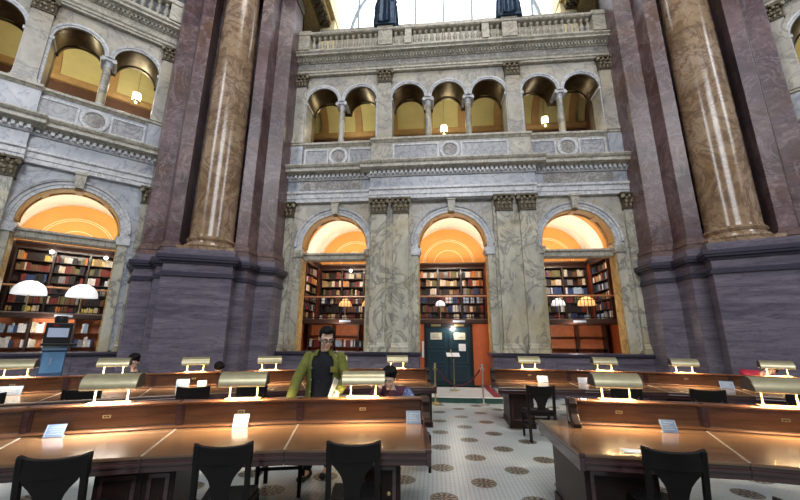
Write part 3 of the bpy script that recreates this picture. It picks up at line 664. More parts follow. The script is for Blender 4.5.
def alcove(F, rz, c, key, where, uppers, side_case, dome_mat, transom, seg_loc):
    L = lambda x, y, z: F @ Vector((x, y, z))
    w = MB()
    hw = 1.75
    for s in (-1, 1):
        w.box(min(c+s*hw, c+s*(hw+.1)), .45, 0, max(c+s*hw, c+s*(hw+.1)), 3.6, 4.85)
    w.box(c-hw, 3.5, 0, c+hw, 3.6, 4.85)
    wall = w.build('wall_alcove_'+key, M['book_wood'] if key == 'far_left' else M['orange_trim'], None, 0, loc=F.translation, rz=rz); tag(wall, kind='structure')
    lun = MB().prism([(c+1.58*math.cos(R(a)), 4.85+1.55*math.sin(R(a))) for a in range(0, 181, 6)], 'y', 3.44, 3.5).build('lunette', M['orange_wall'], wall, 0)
    ln = MB()
    for r in (.62, 1.02, 1.09): ln.arch(c, 4.80, [(r, 3.425), (r+.025, 3.425), (r+.025, 3.445), (r, 3.445)], n=36)
    ln.build('painted_line', M['line_cream'], wall, 0)
    va = MB().prism([(c+hw*math.cos(R(a)), 4.85+hw*math.sin(R(a))) for a in range(0, 181, 6)], 'y', 3.5, 3.6).arch(c, 4.85, [(hw, .45), (hw+.12, .6), (hw+.12, 3.6), (hw, 3.6)], n=36).build('ceiling_alcove_'+key, M['vault_white'], None, 60, loc=F.translation, rz=rz); tag(va, kind='structure')
    rib = MB().arch(c, 4.85, [(hw-.03, 1.7), (hw+.02, 1.7), (hw+.02, 2.0), (hw-.03, 2.0)], n=36)
    rib.build('vault_rib', M['orange_wall'], va, 60)
    # gallery deck
    dk = MB().box(c-hw, 1.2, 2.22, c+hw, 3.5, 2.36).prism([(1.2, 2.20), (1.14, 2.24), (1.14, 2.34), (1.2, 2.38)], 'x', c-hw, c+hw).build('floor_gallery_'+key, M['book_wood'], None, 0, loc=F.translation, rz=rz); tag(dk, kind='structure')
    MB().box(c+.0, 1.12, 2.26, c+.42, 1.135, 2.33).build('edge_label_plate', M['card_white'], dk, 0)
    Mx = F @ Matrix.Translation((c, 3.1, 0))
    bookcase(Mx, -1.42, 1.42, 2.36, 6, .355, .36, 'tall dark bookcase on the gallery along the back of %s' % where, where, uppers)
    for s in side_case:
        Mr = F @ Matrix.Translation((c+s*1.42, 2.05, 0)) @ Matrix.Rotation(R(-90*s), 4, 'Z')
        bookcase(Mr, -.68, .72, 2.36, 6, .355, .3, 'dark bookcase on the gallery along the side wall of %s' % where, where+' side wall', uppers)
    railing(F, rz, c-1.6, c+1.6, 1.85 if key == 'far_left' else 1.28, 2.36, 'thin dark railing with wooden top rail on the gallery of %s' % where)
    return wall
W1, W0, W2, W3 = 'the left archway', 'the middle archway', 'the right archway', 'the far left archway'
alcove(FB, RZ_C, -4.1, 'left', W1, ['dark', 'warm', 'dark', 'dark'], (-1,), None, True, None)
alcove(FB, RZ_C, 0, 'middle', W0, ['warm', 'warm', 'dark', 'bluish', 'dark', 'dark'], (), None, False, None)
alcove(FB, RZ_C, 4.1, 'right', W2, ['dark', 'dark', 'bluish'], (1,), None, True, None)
alcove(FL_, RZ_L, 4.1, 'far_left', W3, ['warm', 'dark', 'bluish', 'dark', 'dark'], (), None, True, None)
# low bookcases under the galleries
def low(F, c, y, where, mixes, n=3):
    Mx = F @ Matrix.Translation((c, y, 0))
    o = bookcase(Mx, -1.5, 1.5, .9, n, .42, .34, 'low open shelves with orange back under the gallery of %s' % where, where+' below the gallery', mixes, backm=M['orange_low'], cornice=False, fill=.75, wm=(.03,.06), hf=.72)
    MB().box(-1.5, .0, -.9, 1.5, .34, 0).build('base_cabinet', M['book_wood'], o, 0)
M['orange_low'] = plain('orange_back_panel', (.80,.25,.10), .6)
low(FL_, 4.1, 1.35, W3, ['light', 'light', 'light'])
low(FB, -4.1, 2.2, W1, [None, 'bluish', None]); low(FB, 4.1, 2.2, W2, [None, None, 'bluish'])
# dome shaded lamps on the gallery decks and little globes before the cases
for (F, rz, x, r, m, lb) in ((FL_, RZ_L, 3.42, .40, 'dome', 'white dome lamp on the far left gallery, nearer the front edge of the picture'),
                             (FL_, RZ_L, 4.62, .40, 'dome', 'white dome lamp on the far left gallery, beside the marble jamb'),
                             (FB, RZ_C, -4.05, .24, 'dome_amber', 'amber dome lamp at the middle of the left archway gallery'),
                             (FB, RZ_C, -3.15, .24, 'dome_amber', 'amber dome lamp at the right end of the left archway gallery'),
                             (FB, RZ_C, -.42, .18, 'dome', 'small white dome lamp on the gallery above the dark door'),
                             (FB, RZ_C, 3.85, .24, 'dome', 'white dome lamp at the left end of the right archway gallery'),
                             (FB, RZ_C, 4.85, .30, 'dome_amber', 'amber dome lamp at the right end of the right archway gallery')):
    dome_lamp(F @ Vector((x, 1.4 if F is FL_ else 1.75, 2.36)), r, M[m], lb, rz)
for (F, rz, x, lb) in ((FL_, RZ_L, 3.55, 'small white globe light over the far left shelves, left one'), (FL_, RZ_L, 5.0, 'small white globe light over the far left shelves, right one'),
                       (FB, RZ_C, -4.15, 'small white globe light over the left archway shelves, left one'), (FB, RZ_C, -3.3, 'small white globe light over the left archway shelves, right one'),
                       (FB, RZ_C, 3.75, 'small white globe light over the right archway shelves')):
    globe(F @ Vector((x, 2.86, 4.42)), lb, rz)
# the books: nearest and largest ones as things, the rest as one mass
CAMP = Vector((0, 0, 1.65))
BOOKS.sort(key=lambda b: -(b[1]*b[3]/(b[0].translation-CAMP).length_squared))
bmesh_cache = {}
def book_mesh(col):
    if col not in bmesh_cache:
        m = MB(); m.prism([(-.5, .06), (-.36, .012), (0, 0), (.36, .012), (.5, .06), (.5, 1), (-.5, 1)], 'z', 0, 1)
        me = m.mesh('book'); me.materials.append(BM_[col]); bmesh_cache[col] = me
    return bmesh_cache[col]
def bvisible(b):
    x, y, z = b[0].translation
    w = b[5]
    d = b[0].translation-CAMP
    # only what shows through the arch openings
    for (F, c) in ((FB, -4.1), (FB, 0), (FB, 4.1), (FL_, 4.1)):
        Fi = F.inverted(); a = Fi @ CAMP; p = Fi @ b[0].translation
        if p.y > .5 and abs(p.x-c) < 1.9 and not (F is FB and p.x < -6.3):
            for yy in (0.0, .6):
                t = (yy-a.y)/(p.y-a.y); q = a+(p-a)*t
                if abs(q.x-c) > 1.14: return False
            t = (-.3-a.y)/(p.y-a.y); q = a+(p-a)*t
            return q.z > 1.3 or c == 0
    return False
vis = [b for b in BOOKS if bvisible(b)]
rest = []
proto_book = {}
for i, b in enumerate(vis):
    if i >= 296: rest.append(b); continue
    Mx, w, d, h, col, where, shelf = b
    if col not in proto_book: o = bpy.data.objects.new('book', book_mesh(col)); proto_book[col] = o
    else: o = proto_book[col].copy()
    COL.objects.link(o); o.location = Mx.translation; o.rotation_euler = (0, 0, Mx.to_euler().z); o.scale = (w, d, h)
    tag(o, '%s book upright on the %s shelf in %s' % (col, shelf, where), 'book', '%s books on the %s shelf in %s' % (col, shelf, where))
hid = [b for b in BOOKS if not bvisible(b)]
mb = MB(); mi = []; cols = list(BOOKC)
for b in rest+hid:
    Mx, w, d, h, col, where, shelf = b; n0 = len(mb.f)
    mb.box(-w/2, 0, 0, w/2, d, h, Mx); mi += [cols.index(col)]*(len(mb.f)-n0)
me = mb.mesh('books')
for k in cols: me.materials.append(BM_[k])
me.polygons.foreach_set('material_index', mi)
o = bpy.data.objects.new('shelved_books', me); COL.objects.link(o); tag(o, 'mass of small old books filling the remaining gallery shelves behind the archways', 'books', kind='stuff')
print('BOOKS visible', len(vis), 'total', len(BOOKS))

# ------------------------------------------------------------------ doorway under the middle gallery
dr = thing('door_1', 'dark teal panelled double door under the middle archway gallery', 'door', FB @ Vector((0, 1.2, .16)), RZ_C); tag(dr, kind='structure')
MB().box(-1.02, -.04, 0, -.92, .08, 2.06).box(.57, -.04, 0, .67, .08, 2.06).box(-1.02, -.04, 1.92, .67, .08, 2.06).build('door_frame', M['black'], dr, 0, bevel=.01)
for s, (a, b2) in ((0, (-.92, -.18)), (1, (-.17, .57))):
    lf = MB().box(a, 0, .01, b2, .05, 1.92).build('door_leaf', M['door'], dr, 0)
    pm = MB()
    for (z0, z1) in ((.15, .62), (.72, 1.12), (1.22, 1.80)):
        for q in ((a+.08, b2-.08, z0, z0+.025), (a+.08, b2-.08, z1-.025, z1), (a+.08, a+.105, z0, z1), (b2-.105, b2-.08, z0, z1)): pm.box(q[0], -.015, q[2], q[1], 0, q[3])
    pm.build('panel_moulding', M['door_trim'], lf, 0)
    c = (a+b2)/2+(.02 if s else -.05)
    pl = MB().box(c-.2, -.02, 1.50, c+.2, -.004, 1.74).build('notice_plate', M['plate'], lf, 0)
    tm = MB()
    for k in range(3): tm.box(c-.12+.02*k, -.024, 1.565+.05*k, c+.12-.02*k, -.02, 1.58+.05*k)
    tm.build('lettering', M['ink'], pl, 0)
    MB().tube([(b2-.05 if s == 0 else a+.05, -.05, .85), (b2-.05 if s == 0 else a+.05, -.05, 1.0)], .012, 8).build('handle', M['brass'], lf)
    MB().box(c-.17, -.05, 1.955, c+.17, -.04, 2.03).build('brass_sign', M['brass'], dr, 0)
MB().box(.18, -.02, 1.12, .42, -.004, 1.36).build('pinned_sheet', M['paper'], dr, 0)
wd = MB().box(-1.75, 1.2, .16, -1.02, 1.3, 2.2).box(.67, 1.2, .16, 1.75, 1.3, 2.2).build('wall_doorway', M['orange_trim'], None, 0, loc=O_C, rz=RZ_C); tag(wd, kind='structure')
MB().box(-1.10, 1.17, 1.05, -1.03, 1.2, 1.6).build('notice_sheet', M['paper'], wd, 0)
st = MB().box(-1.14, -1.48, .13, 1.14, 1.2, .16).box(-1.75, .6, .13, 1.75, 1.2, .16).build('floor_step', M['floor_white'], None, 0, loc=O_C, rz=RZ_C); tag(st, kind='structure')
MB().box(-1.14, -1.46, 0, 1.14, 1.2, .13).box(-1.75, .6, 0, 1.75, 1.2, .13).build('step_riser', M['floor_green'], st, 0)
MB().box(.92, -1.46, .16, 1.12, .9, .172).build('red_border', M['floor_red'], st, 0)
MB().box(-1.0, .95, .16, 1.12, 1.19, .172).build('green_border', M['floor_green'], st, 0)

# ------------------------------------------------------------------ lanterns in the upper galleries
def lantern(p, top, label):
    o = thing('hanging_lantern', label, 'lantern', p); h = top-p[2]
    MB().tube([(0,0,.42), (0,0,h)], .012, 6).build('rod', M['brass'], o)
    MB().lathe([(.0, .46), (.05, .44), (.08, .38), (.17, .36), (.17, .33), (.15, .33)], n=12).lathe([(.15, -.01), (.15, .02), (.12, -.04), (.03, -.09), (0, -.1)], n=12).build('cap', M['brass'], o, 30)
    MB().lathe([(.13, .02), (.145, .18), (.13, .33)], n=12).build('lantern_glass', M['lantern_glass'], o, 30)
    fb = MB()
    for k in range(6): a = k*PI/3; fb.tube([(.14*math.cos(a), .14*math.sin(a), .01), (.155*math.cos(a), .155*math.sin(a), .18), (.14*math.cos(a), .14*math.sin(a), .34)], .008, 5)
    fb.build('cage', M['brass'], o)
LAN = [(FB @ Vector((-.10, 2.1, 10.32)), 'lit lantern hanging in the upper arches above the middle archway'),
       (FB @ Vector((4.15, 2.1, 10.5)), 'lit lantern hanging in the upper arches on the right'),
       (FL_ @ Vector((4.95, 2.1, 10.55)), 'lit lantern hanging in the upper arches at the far left')]
for p, lb in LAN: lantern(p, 12.3, lb)
# ------------------------------------------------------------------ curved reading desks
TOPZ, PANZ = .76, 1.017
LAMPS = []
def seg_frame(a, b):
    a = Vector((*a, 0)); b = Vector((*b, 0)); return a, math.atan2(b.y-a.y, b.x-a.x), (b-a).length
def desk(label, Fp, Pp, ext, cab=(), ends=(), plates=True, brackets=(), pstart=0):
    root = thing('reading_desk', label, 'desk', (Pp[0][0], Pp[0][1], 0)); inv = Vector((-Pp[0][0], -Pp[0][1], 0))
    n = len(Pp)-1
    for i in range(n):
        o, ang, Ls = seg_frame(Pp[i], Pp[i+1]); T = (Matrix.Translation(o) @ Matrix.Rotation(ang, 4, 'Z')).inverted()
        lo = lambda p: tuple((T @ Vector((*p, 0)))[:2])
        f0, f1 = lo(Fp[i]), lo(Fp[i+1])
        # far edge: parallel to the panel, mitred with the radial joint lines
        def back(f, p, e): d = (Vector(p)-Vector(f)); d = d/abs(d.y) if abs(d.y) > .1 else Vector((0, 1)); return tuple(Vector(p)+d*e)
        b0, b1 = back(f0, (0, 0), ext), back(f1, (Ls, 0), ext)
        put = dict(loc=o+inv, rz=ang)
        MB().prism([f0, f1, b1, b0], 'z', .735, TOPZ).build('desk_top', M['wood_top'], root, 0, bevel=.006, **put)
        ins = lambda p, k: (p[0], p[1]+k)
        MB().prism([ins(f0, .012), ins(f1, .012), ins(b1, -.012), ins(b0, -.012)], 'z', .70, .737).prism([ins(f0, .0), ins(f1, .0), ins(f1, .05), ins(f0, .05)], 'z', .685, .712).prism([ins(f0, .02), ins(f1, .02), ins(f1, .07), ins(f0, .07)], 'z', .635, .69).build('apron', M['wood_dark'], root, 0, bevel=.005, **put)
        xs = pstart if i == 0 else 0
        MB().box(xs, 0, TOPZ, Ls, .05, .985).build('privacy_panel', M['wood'], root, 0, **put)
        MB().prism([(-.035, .985), (-.05, 1.0), (-.05, 1.01), (-.04, PANZ), (.09, PANZ), (.10, 1.01), (.10, 1.0), (.085, .985)], 'x', xs-.01, Ls+.01).build('panel_rail', M['wood'], root, 0, **put)
        MB().prism([(-.045, TOPZ), (-.05, .775), (-.03, .788), (0, .80), (0, TOPZ)], 'x', xs, Ls).build('ledge', M['wood'], root, 0, **put)
        MB().box(xs-.03, -.018, .79, xs+.05, 0, .985).box(xs-.012, -.03, .79, xs+.032, -.018, .985).build('batten', M['wood_dark'], root, 0, **put)
        d = Vector(f0); nrm = Vector((-d.y, d.x)).normalized()*.007
        if i: MB().prism([tuple(d+nrm), tuple(d-nrm), tuple(d*.06-nrm), tuple(d*.06+nrm)], 'z', TOPZ, TOPZ+.003).build('divider_strip', M['steel_strip'], root, 0, **put)
        if plates:
            q = MB().box(Ls/2-.035, -.008, .885, Ls/2+.035, 0, .915).build('outlet_plate', M['brass'], root, 0, bevel=.003, **put)
            MB().box(Ls/2-.022, -.011, .893, Ls/2-.004, -.007, .907).box(Ls/2+.004, -.011, .893, Ls/2+.022, -.007, .907).build('socket', M['black'], q, 0)
        for (ci, t0, t1) in cab:
            if ci != i: continue
            m = lambda t, k: tuple(Vector(f0).lerp(Vector(f1), t)*(1-k)+Vector((Ls*t, 0))*k)
            c_ = MB().prism([m(t0, .13), m(t1, .13), m(t1, .98), m(t0, .98)], 'z', 0, .64).build('cabinet', M['wood_black'], root, 0, bevel=.006, **put)
            MB().prism([m(t0-.01, .12), m(t1+.01, .12), m(t1+.01, .99), m(t0-.01, .99)], 'z', 0, .10).build('cabinet_plinth', M['wood_black'], c_, 0)
            pa, pb = Vector(m(t0, .13)), Vector(m(t1, .13)); e = (pb-pa); l_ = e.length; e.normalize(); W_ = Matrix.Translation((pa.x, pa.y, 0)) @ Matrix.Rotation(math.atan2(e.y, e.x), 4, 'Z')
            fm = MB()
            for q in ((.04, l_-.04, .14, .17), (.04, l_-.04, .57, .60), (.04, .07, .17, .57), (l_-.07, l_-.04, .17, .57)): fm.box(q[0], -.012, q[2], q[1], 0, q[3], W_)
            fm.build('door_moulding', M['wood_dark'], c_, 0)
            MB().lathe([(0, 0), (.012, 0), (.016, .02), (0, .028)], n=10, M=W_ @ Matrix.Translation((l_-.1, -.012, .4)) @ Matrix.Rotation(R(90), 4, 'X')).build('cabinet_knob', M['brass'], c_, 40)
        LAMPS.append((o+Matrix.Rotation(ang, 3, 'Z') @ Vector((Ls/2, .025, PANZ)), ang))
        if i in brackets or (i == n-1 and 'R' in brackets):
            for x in ([xs] if i in brackets else [])+([Ls] if i == n-1 and 'R' in brackets else []):
                pf = [(.06, TOPZ), (-.20, TOPZ), (-.21, .80), (-.15, .83), (-.10, .88), (-.085, .94), (-.10, .985), (-.06, PANZ+.012), (.10, PANZ+.012)]
                br = MB().prism(pf, 'x', x-.03, x+.05).build('end_bracket', M['wood_black'], root, 0, bevel=.006, **put)
                MB().prism([(-.12, .80), (-.045, .86), (-.03, .95), (.02, .95), (.02, .80)], 'x', x-.036, x-.028).prism([(-.12, .80), (-.045, .86), (-.03, .95), (.02, .95), (.02, .80)], 'x', x+.048, x+.056).build('bracket_inlay', M['wood'], br, 0)
        if (i == 0 and 'L' in ends) or (i == n-1 and 'R' in ends):
            f, b = (f0, b0) if i == 0 and 'L' in ends else (f1, b1); s = -1 if i == 0 and 'L' in ends else 1
            fv, bv = Vector(f), Vector(b); e = (bv-fv).normalized(); W_ = Matrix.Translation((fv.x, fv.y, 0)) @ Matrix.Rotation(math.atan2(e.y, e.x), 4, 'Z'); l_ = (bv-fv).length
            y0, y1 = (-.01, .03) if s > 0 else (-.03, .01)
            MB().box(-.005, y0, .635, l_, y1, .735, W_).box(-.005, y0*1.3, .735, l_, y1*1.3, .765, W_).build('end_board', M['wood_dark'], root, 0, bevel=.006, **put)
    return root
M['steel_strip'] = plain('pale_metal_strip', (.62,.58,.50), .3, .6)
NLP = [(-4.70,2.95), (-3.48,3.69), (-2.27,4.07), (-1.09,4.30), (.28,4.42)]
NLF = [(-4.05,2.20), (-3.05,2.86), (-2.0,3.13), (-.95,3.33), (.26,3.34)]
NRP = [(1.60,4.41), (3.17,4.11), (4.45,3.66), (5.5,3.0)]
NRF = [(1.47,3.26), (2.65,3.05), (3.75,2.68), (4.6,2.1)]
desk('long curved mahogany reading desk in the near row, left of the mosaic aisle', NLF, NLP, .18, cab=((1, .70, 1.0), (2, 0, .22), (3, .50, .80)), ends=('R',), brackets=('R',))
desk('long curved mahogany reading desk in the near row, right of the mosaic aisle', NRF, NRP, .16, cab=((0, .05, .50), (2, .4, .8)), ends=('L',), brackets=(0,), pstart=.31)
RLP = [(-6.85,5.95), (-5.68,6.58), (-4.56,7.13), (-3.35,7.70), (-2.08,8.22), (-.72,8.57), (.62,8.69)]
RRP = [(2.10,8.69), (3.72,8.46), (5.2,8.12), (6.55,7.62), (7.75,6.85), (8.8,6.0)]
def inset(P, d):
    out = []
    for i, p in enumerate(P):
        a = Vector(P[max(0, i-1)]); b = Vector(P[min(len(P)-1, i+1)]); t = (b-a).normalized(); out.append(tuple(Vector(p)+Vector((t.y, -t.x))*d))
    return out
desk('long curved mahogany reading desk in the far row, left of the mosaic aisle', inset(RLP, 1.15), RLP, .15, cab=((5, .6, .95), (3, 0, .3), (1, 0, .3)), ends=('R',), brackets=('R',))
desk('long curved mahogany reading desk in the far row, right of the mosaic aisle', inset(RRP, 1.15), RRP, .15, cab=((0, .13, .42), (2, 0, .3), (3, .5, .8)), ends=('L',), brackets=(0,))

# ------------------------------------------------------------------ desk lamps
def desk_lamp():
    o = empty('desk_lamp')
    MB().prism([(-.05, 0), (-.055, .008), (-.045, .014), (.045, .014), (.055, .008), (.05, 0)], 'x', -.18, .18).build('base', M['post'], o, 0)
    for s in (-1, 1):
        p = MB().lathe([(.013, .012), (.016, .02), (.009, .03), (.0085, .15), (.012, .17)], c=(s*.14, 0, 0), n=10).build('post', M['post'], o, 40)
        MB().lathe([(.018, .012), (.018, .022), (.0, .024)], c=(s*.14, 0, 0), n=10).build('post_collar', M['brass'], p, 40)
    prof = [(-.135, .150), (-.128, .19), (-.10, .24), (-.055, .275), (0, .285), (.055, .275), (.10, .24), (.128, .19), (.135, .150)]
    inn = [(y*.95, z-.007) for y, z in prof[::-1]]
    MB().prism(prof+inn, 'x', -.235, .235).build('lamp_shade', M['shade'], o, 40)
    sh2 = [(y*.945, z-.009) for y, z in prof]; MB().prism(sh2+[(y*.93, z-.004) for y, z in sh2[::-1]], 'x', -.23, .23).build('shade_lining', M['shade_in'], o, 40)
    for s in (-1, 1):
        MB().prism(prof, 'x', min(s*.235, s*.243), max(s*.235, s*.243)).build('end_cap', M['shade_cap'], o, 0)
    MB().tube([(-.19, 0, .19), (.19, 0, .19)], .012, 8).build('bulb', M['bulb'], o)
    return o
M['shade_cap'] = plain('dark_shade_end', (.06,.05,.04), .4, .3)
LPL = {0: 'near row, hidden',}
names = ['cream brass desk lamp on the near left desk, at the left frame edge', 'cream brass desk lamp on the near left desk, leftmost one fully seen', 'cream brass desk lamp on the near left desk, just left of the standing man', 'cream brass desk lamp on the near left desk, beside the seated reader',
         'cream brass desk lamp on the near right desk, the one closest to the aisle', 'cream brass desk lamp on the near right desk, at the right frame edge', 'cream brass desk lamp on the near right desk, outside the frame',
         'cream brass desk lamp on the far left desk, in front of the blue kiosk', 'cream brass desk lamp on the far left desk, beside the dark haired reader', 'cream brass desk lamp on the far left desk, before the slate pedestal', 'cream brass desk lamp on the far left desk, second left of the standing man', 'cream brass desk lamp on the far left desk, partly behind the standing man', 'cream brass desk lamp on the far left desk, the one closest to the dark door',
         'cream brass desk lamp on the far right desk, the one closest to the aisle', 'cream brass desk lamp on the far right desk, below the right archway', 'cream brass desk lamp on the far right desk, before the stepped slate pier foot', 'cream brass desk lamp on the far right desk, beside the reader in red', 'cream brass desk lamp on the far right desk, outside the frame']
lp = desk_lamp(); used = False
for i, ((p, a), nm) in enumerate(zip(LAMPS, names)):
    if i in (0, 6, 17): continue
    o = lp if not used else copy_tree(lp); used = True
    o.location = p; o.rotation_euler = (0, 0, a); tag(o, nm, 'desk lamp', 'desk lamps on the reading desks')
    li = bpy.data.lights.new('desk_lamp_light', 'AREA'); li.shape = 'RECTANGLE'; li.size = .40; li.size_y = .04
    white = i in (1, 8); li.color = (1, .93, .82) if white else (1, .74, .43); li.energy = (40 if white else 27)
    lo = bpy.data.objects.new('desk_lamp_light', li); COL.objects.link(lo); lo.location = p+Matrix.Rotation(a, 3, 'Z') @ Vector((0, -.085, .156)); lo.rotation_euler = (R(-7), 0, a)

# ------------------------------------------------------------------ cards on the desks
def card(x, y, z, rz, w, h, label, mat, tilt=62, dark=True):
    o = thing('desk_card', label, 'card', (x, y, z+.001), rz)
    Tm = Matrix.Rotation(R(90-tilt), 4, 'X')
    Tm = Matrix.Rotation(R(-(90-tilt)), 4, 'X')
    MB().box(-w/2, 0, 0, w/2, .006, h, Tm).box(-w/2, 0, 0, w/2, h*.5*math.cos(R(tilt))+.03, .005).build('holder', mat, o, 0)
    pm = MB()
    for k in range(4): pm.box(-w*.32+(k % 2)*.01, -.002, h*(.22+.17*k), w*.32-(k % 3)*.015, 0, h*(.28+.17*k), Tm)
    pm.box(-w*.46, -.0012, h*.05, -w*.43, 0, h*.95, Tm).box(w*.43, -.0012, h*.05, w*.46, 0, h*.95, Tm)
    pm.build('printing', M['ink'], o, 0)
CARDS = [(-3.18,3.66,TOPZ,18,.15,.115,'pale blue card on the near left desk, leftmost', 'card'), (-1.64,4.08,TOPZ,9,.15,.135,'white card on the near left desk, under the lamp left of the man', 'card_white'),
         (.16,4.30,TOPZ,3,.16,.14,'blue card on the near left desk, at its aisle end', 'card'), (2.72,3.97,TOPZ,-12,.145,.125,'pale blue card on the near right desk', 'card'),
         (-6.16,6.12,TOPZ,28,.30,.15,'wide pale blue card on the far left desk, leftmost', 'card'), (-4.05,7.22,TOPZ,25,.22,.16,'pale blue card on the far left desk, left of a small white card', 'card'), (-3.76,7.36,TOPZ,25,.16,.12,'small white card on the far left desk', 'card_white'),
         (3.14,8.40,TOPZ,-9,.22,.15,'white card on the far right desk, behind the lone aisle chair', 'card_white'), (3.95,8.26,TOPZ,-13,.20,.13,'white card on the far right desk, right of the aisle chair', 'card_white'), (6.38,7.50,TOPZ,-26,.22,.15,'pale blue card on the far right desk, rightmost', 'card')]
for x, y, z, rz, w, h, lb, m in CARDS: card(x, y, z, R(rz), w, h, lb, M[m])

# ------------------------------------------------------------------ chairs
def chair(arms=True):
    o = empty('reading_chair')
    seat = MB(); seat.prism([(-.20, -.20), (.20, -.20), (.235, .22), (-.235, .22)], 'z', .40, .445); seat.build('seat_frame', M['chair'], o, 0, bevel=.012)
    cs = MB(); cs.prism([(-.185, -.18), (.185, -.18), (.22, .21), (-.22, .21)], 'z', .445, .475); cs.build('seat', M['leather'], o, 0, bevel=.014)
    for s in (-1, 1):
        MB().tube([(s*.215, .20, 0), (s*.215, .195, .41)], [.019, .024], 4).build('leg', M['chair'], o, 0)
        MB().prism([(-.27, 0), (-.235, 0), (-.185, .42), (-.20, .62), (-.245, .905), (-.28, .90), (-.235, .6), (-.225, .42)], 'x', s*.205-.022, s*.205+.022).build('leg', M['chair'], o, 0, bevel=.005)
        MB().box(s*.21-.011, -.2, .2, s*.21+.011, .2, .235).build('stretcher', M['chair'], o, 0)
    MB().box(-.2, .185, .27, .2, .205, .30).build('stretcher', M['chair'], o, 0)
    # top rail, dished, with rounded ears
    tr = MB()
    N = 14; vs = []; fs = []
    for k in range(N+1):
        t = -1+2*k/N; x = t*.232; dy = -.03*(1-t*t); zt = .885+.018*t*t+(.008 if abs(t) > .85 else 0)
        for (yy, z) in ((-.272, zt), (-.235, zt), (-.215, .765), (-.25, .765)): vs.append((x, yy+dy+.01*(z > .8), z))
    for k in range(N):
        for j in range(4): fs.append((k*4+j, k*4+(j+1) % 4, (k+1)*4+(j+1) % 4, (k+1)*4+j))
    fs += [(0,1,2,3), tuple(N*4+i for i in (3,2,1,0))]
    tr.add(vs, fs); tr.build('top_rail', M['chair'], o, 40, bevel=.006)
    # vase splat
    zs = [.775, .74, .70, .66, .61, .56, .52, .475]; ws = [.185, .165, .125, .095, .075, .065, .066, .075]
    vs = []; fs = []
    for z, w in zip(zs, ws):
        y = -.195-.10*max(0, (z-.45))/.45*.75-.015
        for sx in (-1, 1): vs += [(sx*w, y, z), (sx*w, y+.016, z)]
    for k in range(len(zs)-1):
        a = k*4; b = a+4
        fs += [(a, a+2, b+2, b), (a+1, b+1, b+3, a+3), (a, b, b+1, a+1), (a+2, a+3, b+3, b+2)]
    fs += [(0,1,3,2), tuple(len(vs)-4+i for i in (0,2,3,1))]
    MB().add(vs, fs).build('splat', M['chair'], o, 30)
    MB().box(-.19, -.225, .455, .19, -.19, .50).build('lower_rail', M['chair'], o, 0, bevel=.004)
    if arms:
        for s in (-1, 1):
            am = MB(); pts = [(s*.215, -.21, .655), (s*.255, -.10, .665), (s*.275, .05, .668), (s*.265, .17, .655)]
            am.tube(pts, [.02, .03, .034, .03], 8); am.build('armrest', M['chair'], o, 60)
            MB().tube([(s*.222, .16, .40), (s*.255, .15, .655)], [.02, .018], 6).build('arm_support', M['chair'], o, 40)
    o.scale = (.88, 1, 1)
    return o
CH = [(-2.25,2.64,15,0,'dark wooden chair with vase splat at the near left desk, leftmost of three'), (-1.28,2.93,10,0,'dark wooden chair with vase splat at the near left desk, middle of three'), (-.34,3.0,1,0,'dark wooden chair with vase splat at the near left desk, closest to the aisle'),
      (1.96,2.86,-11,0,'dark wooden chair with vase splat at the near right desk'), (2.02,1.93,-24,1,'dark wooden chair with armrests cut off by the lower right corner'),
      (-1.36,4.86,188,0,'dark wooden chair seen under the near left desk beside the standing man'),
      (-5.69,5.30,28,0,'dark chair back at the far left desk, leftmost at the frame edge'), (-4.78,5.85,26,0,'dark chair back at the far left desk, behind the near lamp at the left'), (-3.30,6.22,25,0,'dark chair back at the far left desk, third from the left'), (-2.45,6.46,22,0,'dark chair back at the far left desk, left of the standing man'),
      (2.42,6.62,-5,0,'dark wooden chair standing full in view by the aisle at the far right desk'), (3.84,6.54,-13,0,'dark chair back seen through the near right lamp posts'), (4.94,6.2,-18,0,'dark chair back at the far right desk, right of the near lamp'), (6.05,5.75,-28,0,'dark chair back at the far right desk, at the right frame edge'),
      (.10,5.62,190,0,'dark chair behind the seated reader who rests his head'), (-5.25,8.05,206,0,'dark chair of the reader at the far left'), (-3.75,8.75,205,0,'dark chair of the reader with lowered head before the pedestal'), (7.78,8.05,148,0,'dark chair of the reader in red')]
pro = {}
for x, y, rz, ar, lb in CH:
    if ar in pro: o = copy_tree(pro[ar])
    else: o = pro[ar] = chair(bool(ar))
    rr = R(rz); o.location = Vector((x, y, 0))+Matrix.Rotation(rr, 3, 'Z') @ Vector((0, .26, 0)); o.rotation_euler = (0, 0, rr)
    o.scale = (.88 if y < 3.2 else 1.04, 1, 1); tag(o, lb, 'chair', 'chairs at the reading desks')

# ------------------------------------------------------------------ stanchions, rope, sign stand, kiosk
def stanchion(x, y, m, lb):
    o = thing('rope_stanchion', lb, 'stanchion', (x, y, 0))
    MB().lathe([(.17, 0), (.17, .015), (.10, .03), (.03, .045), (.022, .06)], n=24).build('base', m, o, 40)
    MB().lathe([(.022, .05), (.022, .92)], n=14).build('pole', m, o, 40)
    MB().lathe([(.022, .90), (.034, .91), (.034, .935), (.026, .95), (.04, .985), (.028, 1.02), (0, 1.03)], n=14).build('finial', m, o, 40)
    for s in (-1, 1): MB().tube([(s*.03, 0, .90), (s*.06, 0, .89), (s*.06, 0, .87), (s*.03, 0, .87)], .007, 6).build('hook', m, o)
stanchion(.97, 10.42, M['brass'], 'brass rope stanchion left of the dark door'); stanchion(2.22, 10.25, M['steel'], 'silver rope stanchion right of the dark door')
pts = []
for k in range(17):
    t = k/16; pts.append((1.03+(2.16-1.03)*t, 10.41-.155*t, .88-.42*(1-(2*t-1)**2)))
r_ = MB().tube(pts, .022, 10).build('barrier_rope', M['rope'], None); tag(r_, 'dark maroon rope hanging slack between the two stanchions', 'rope')
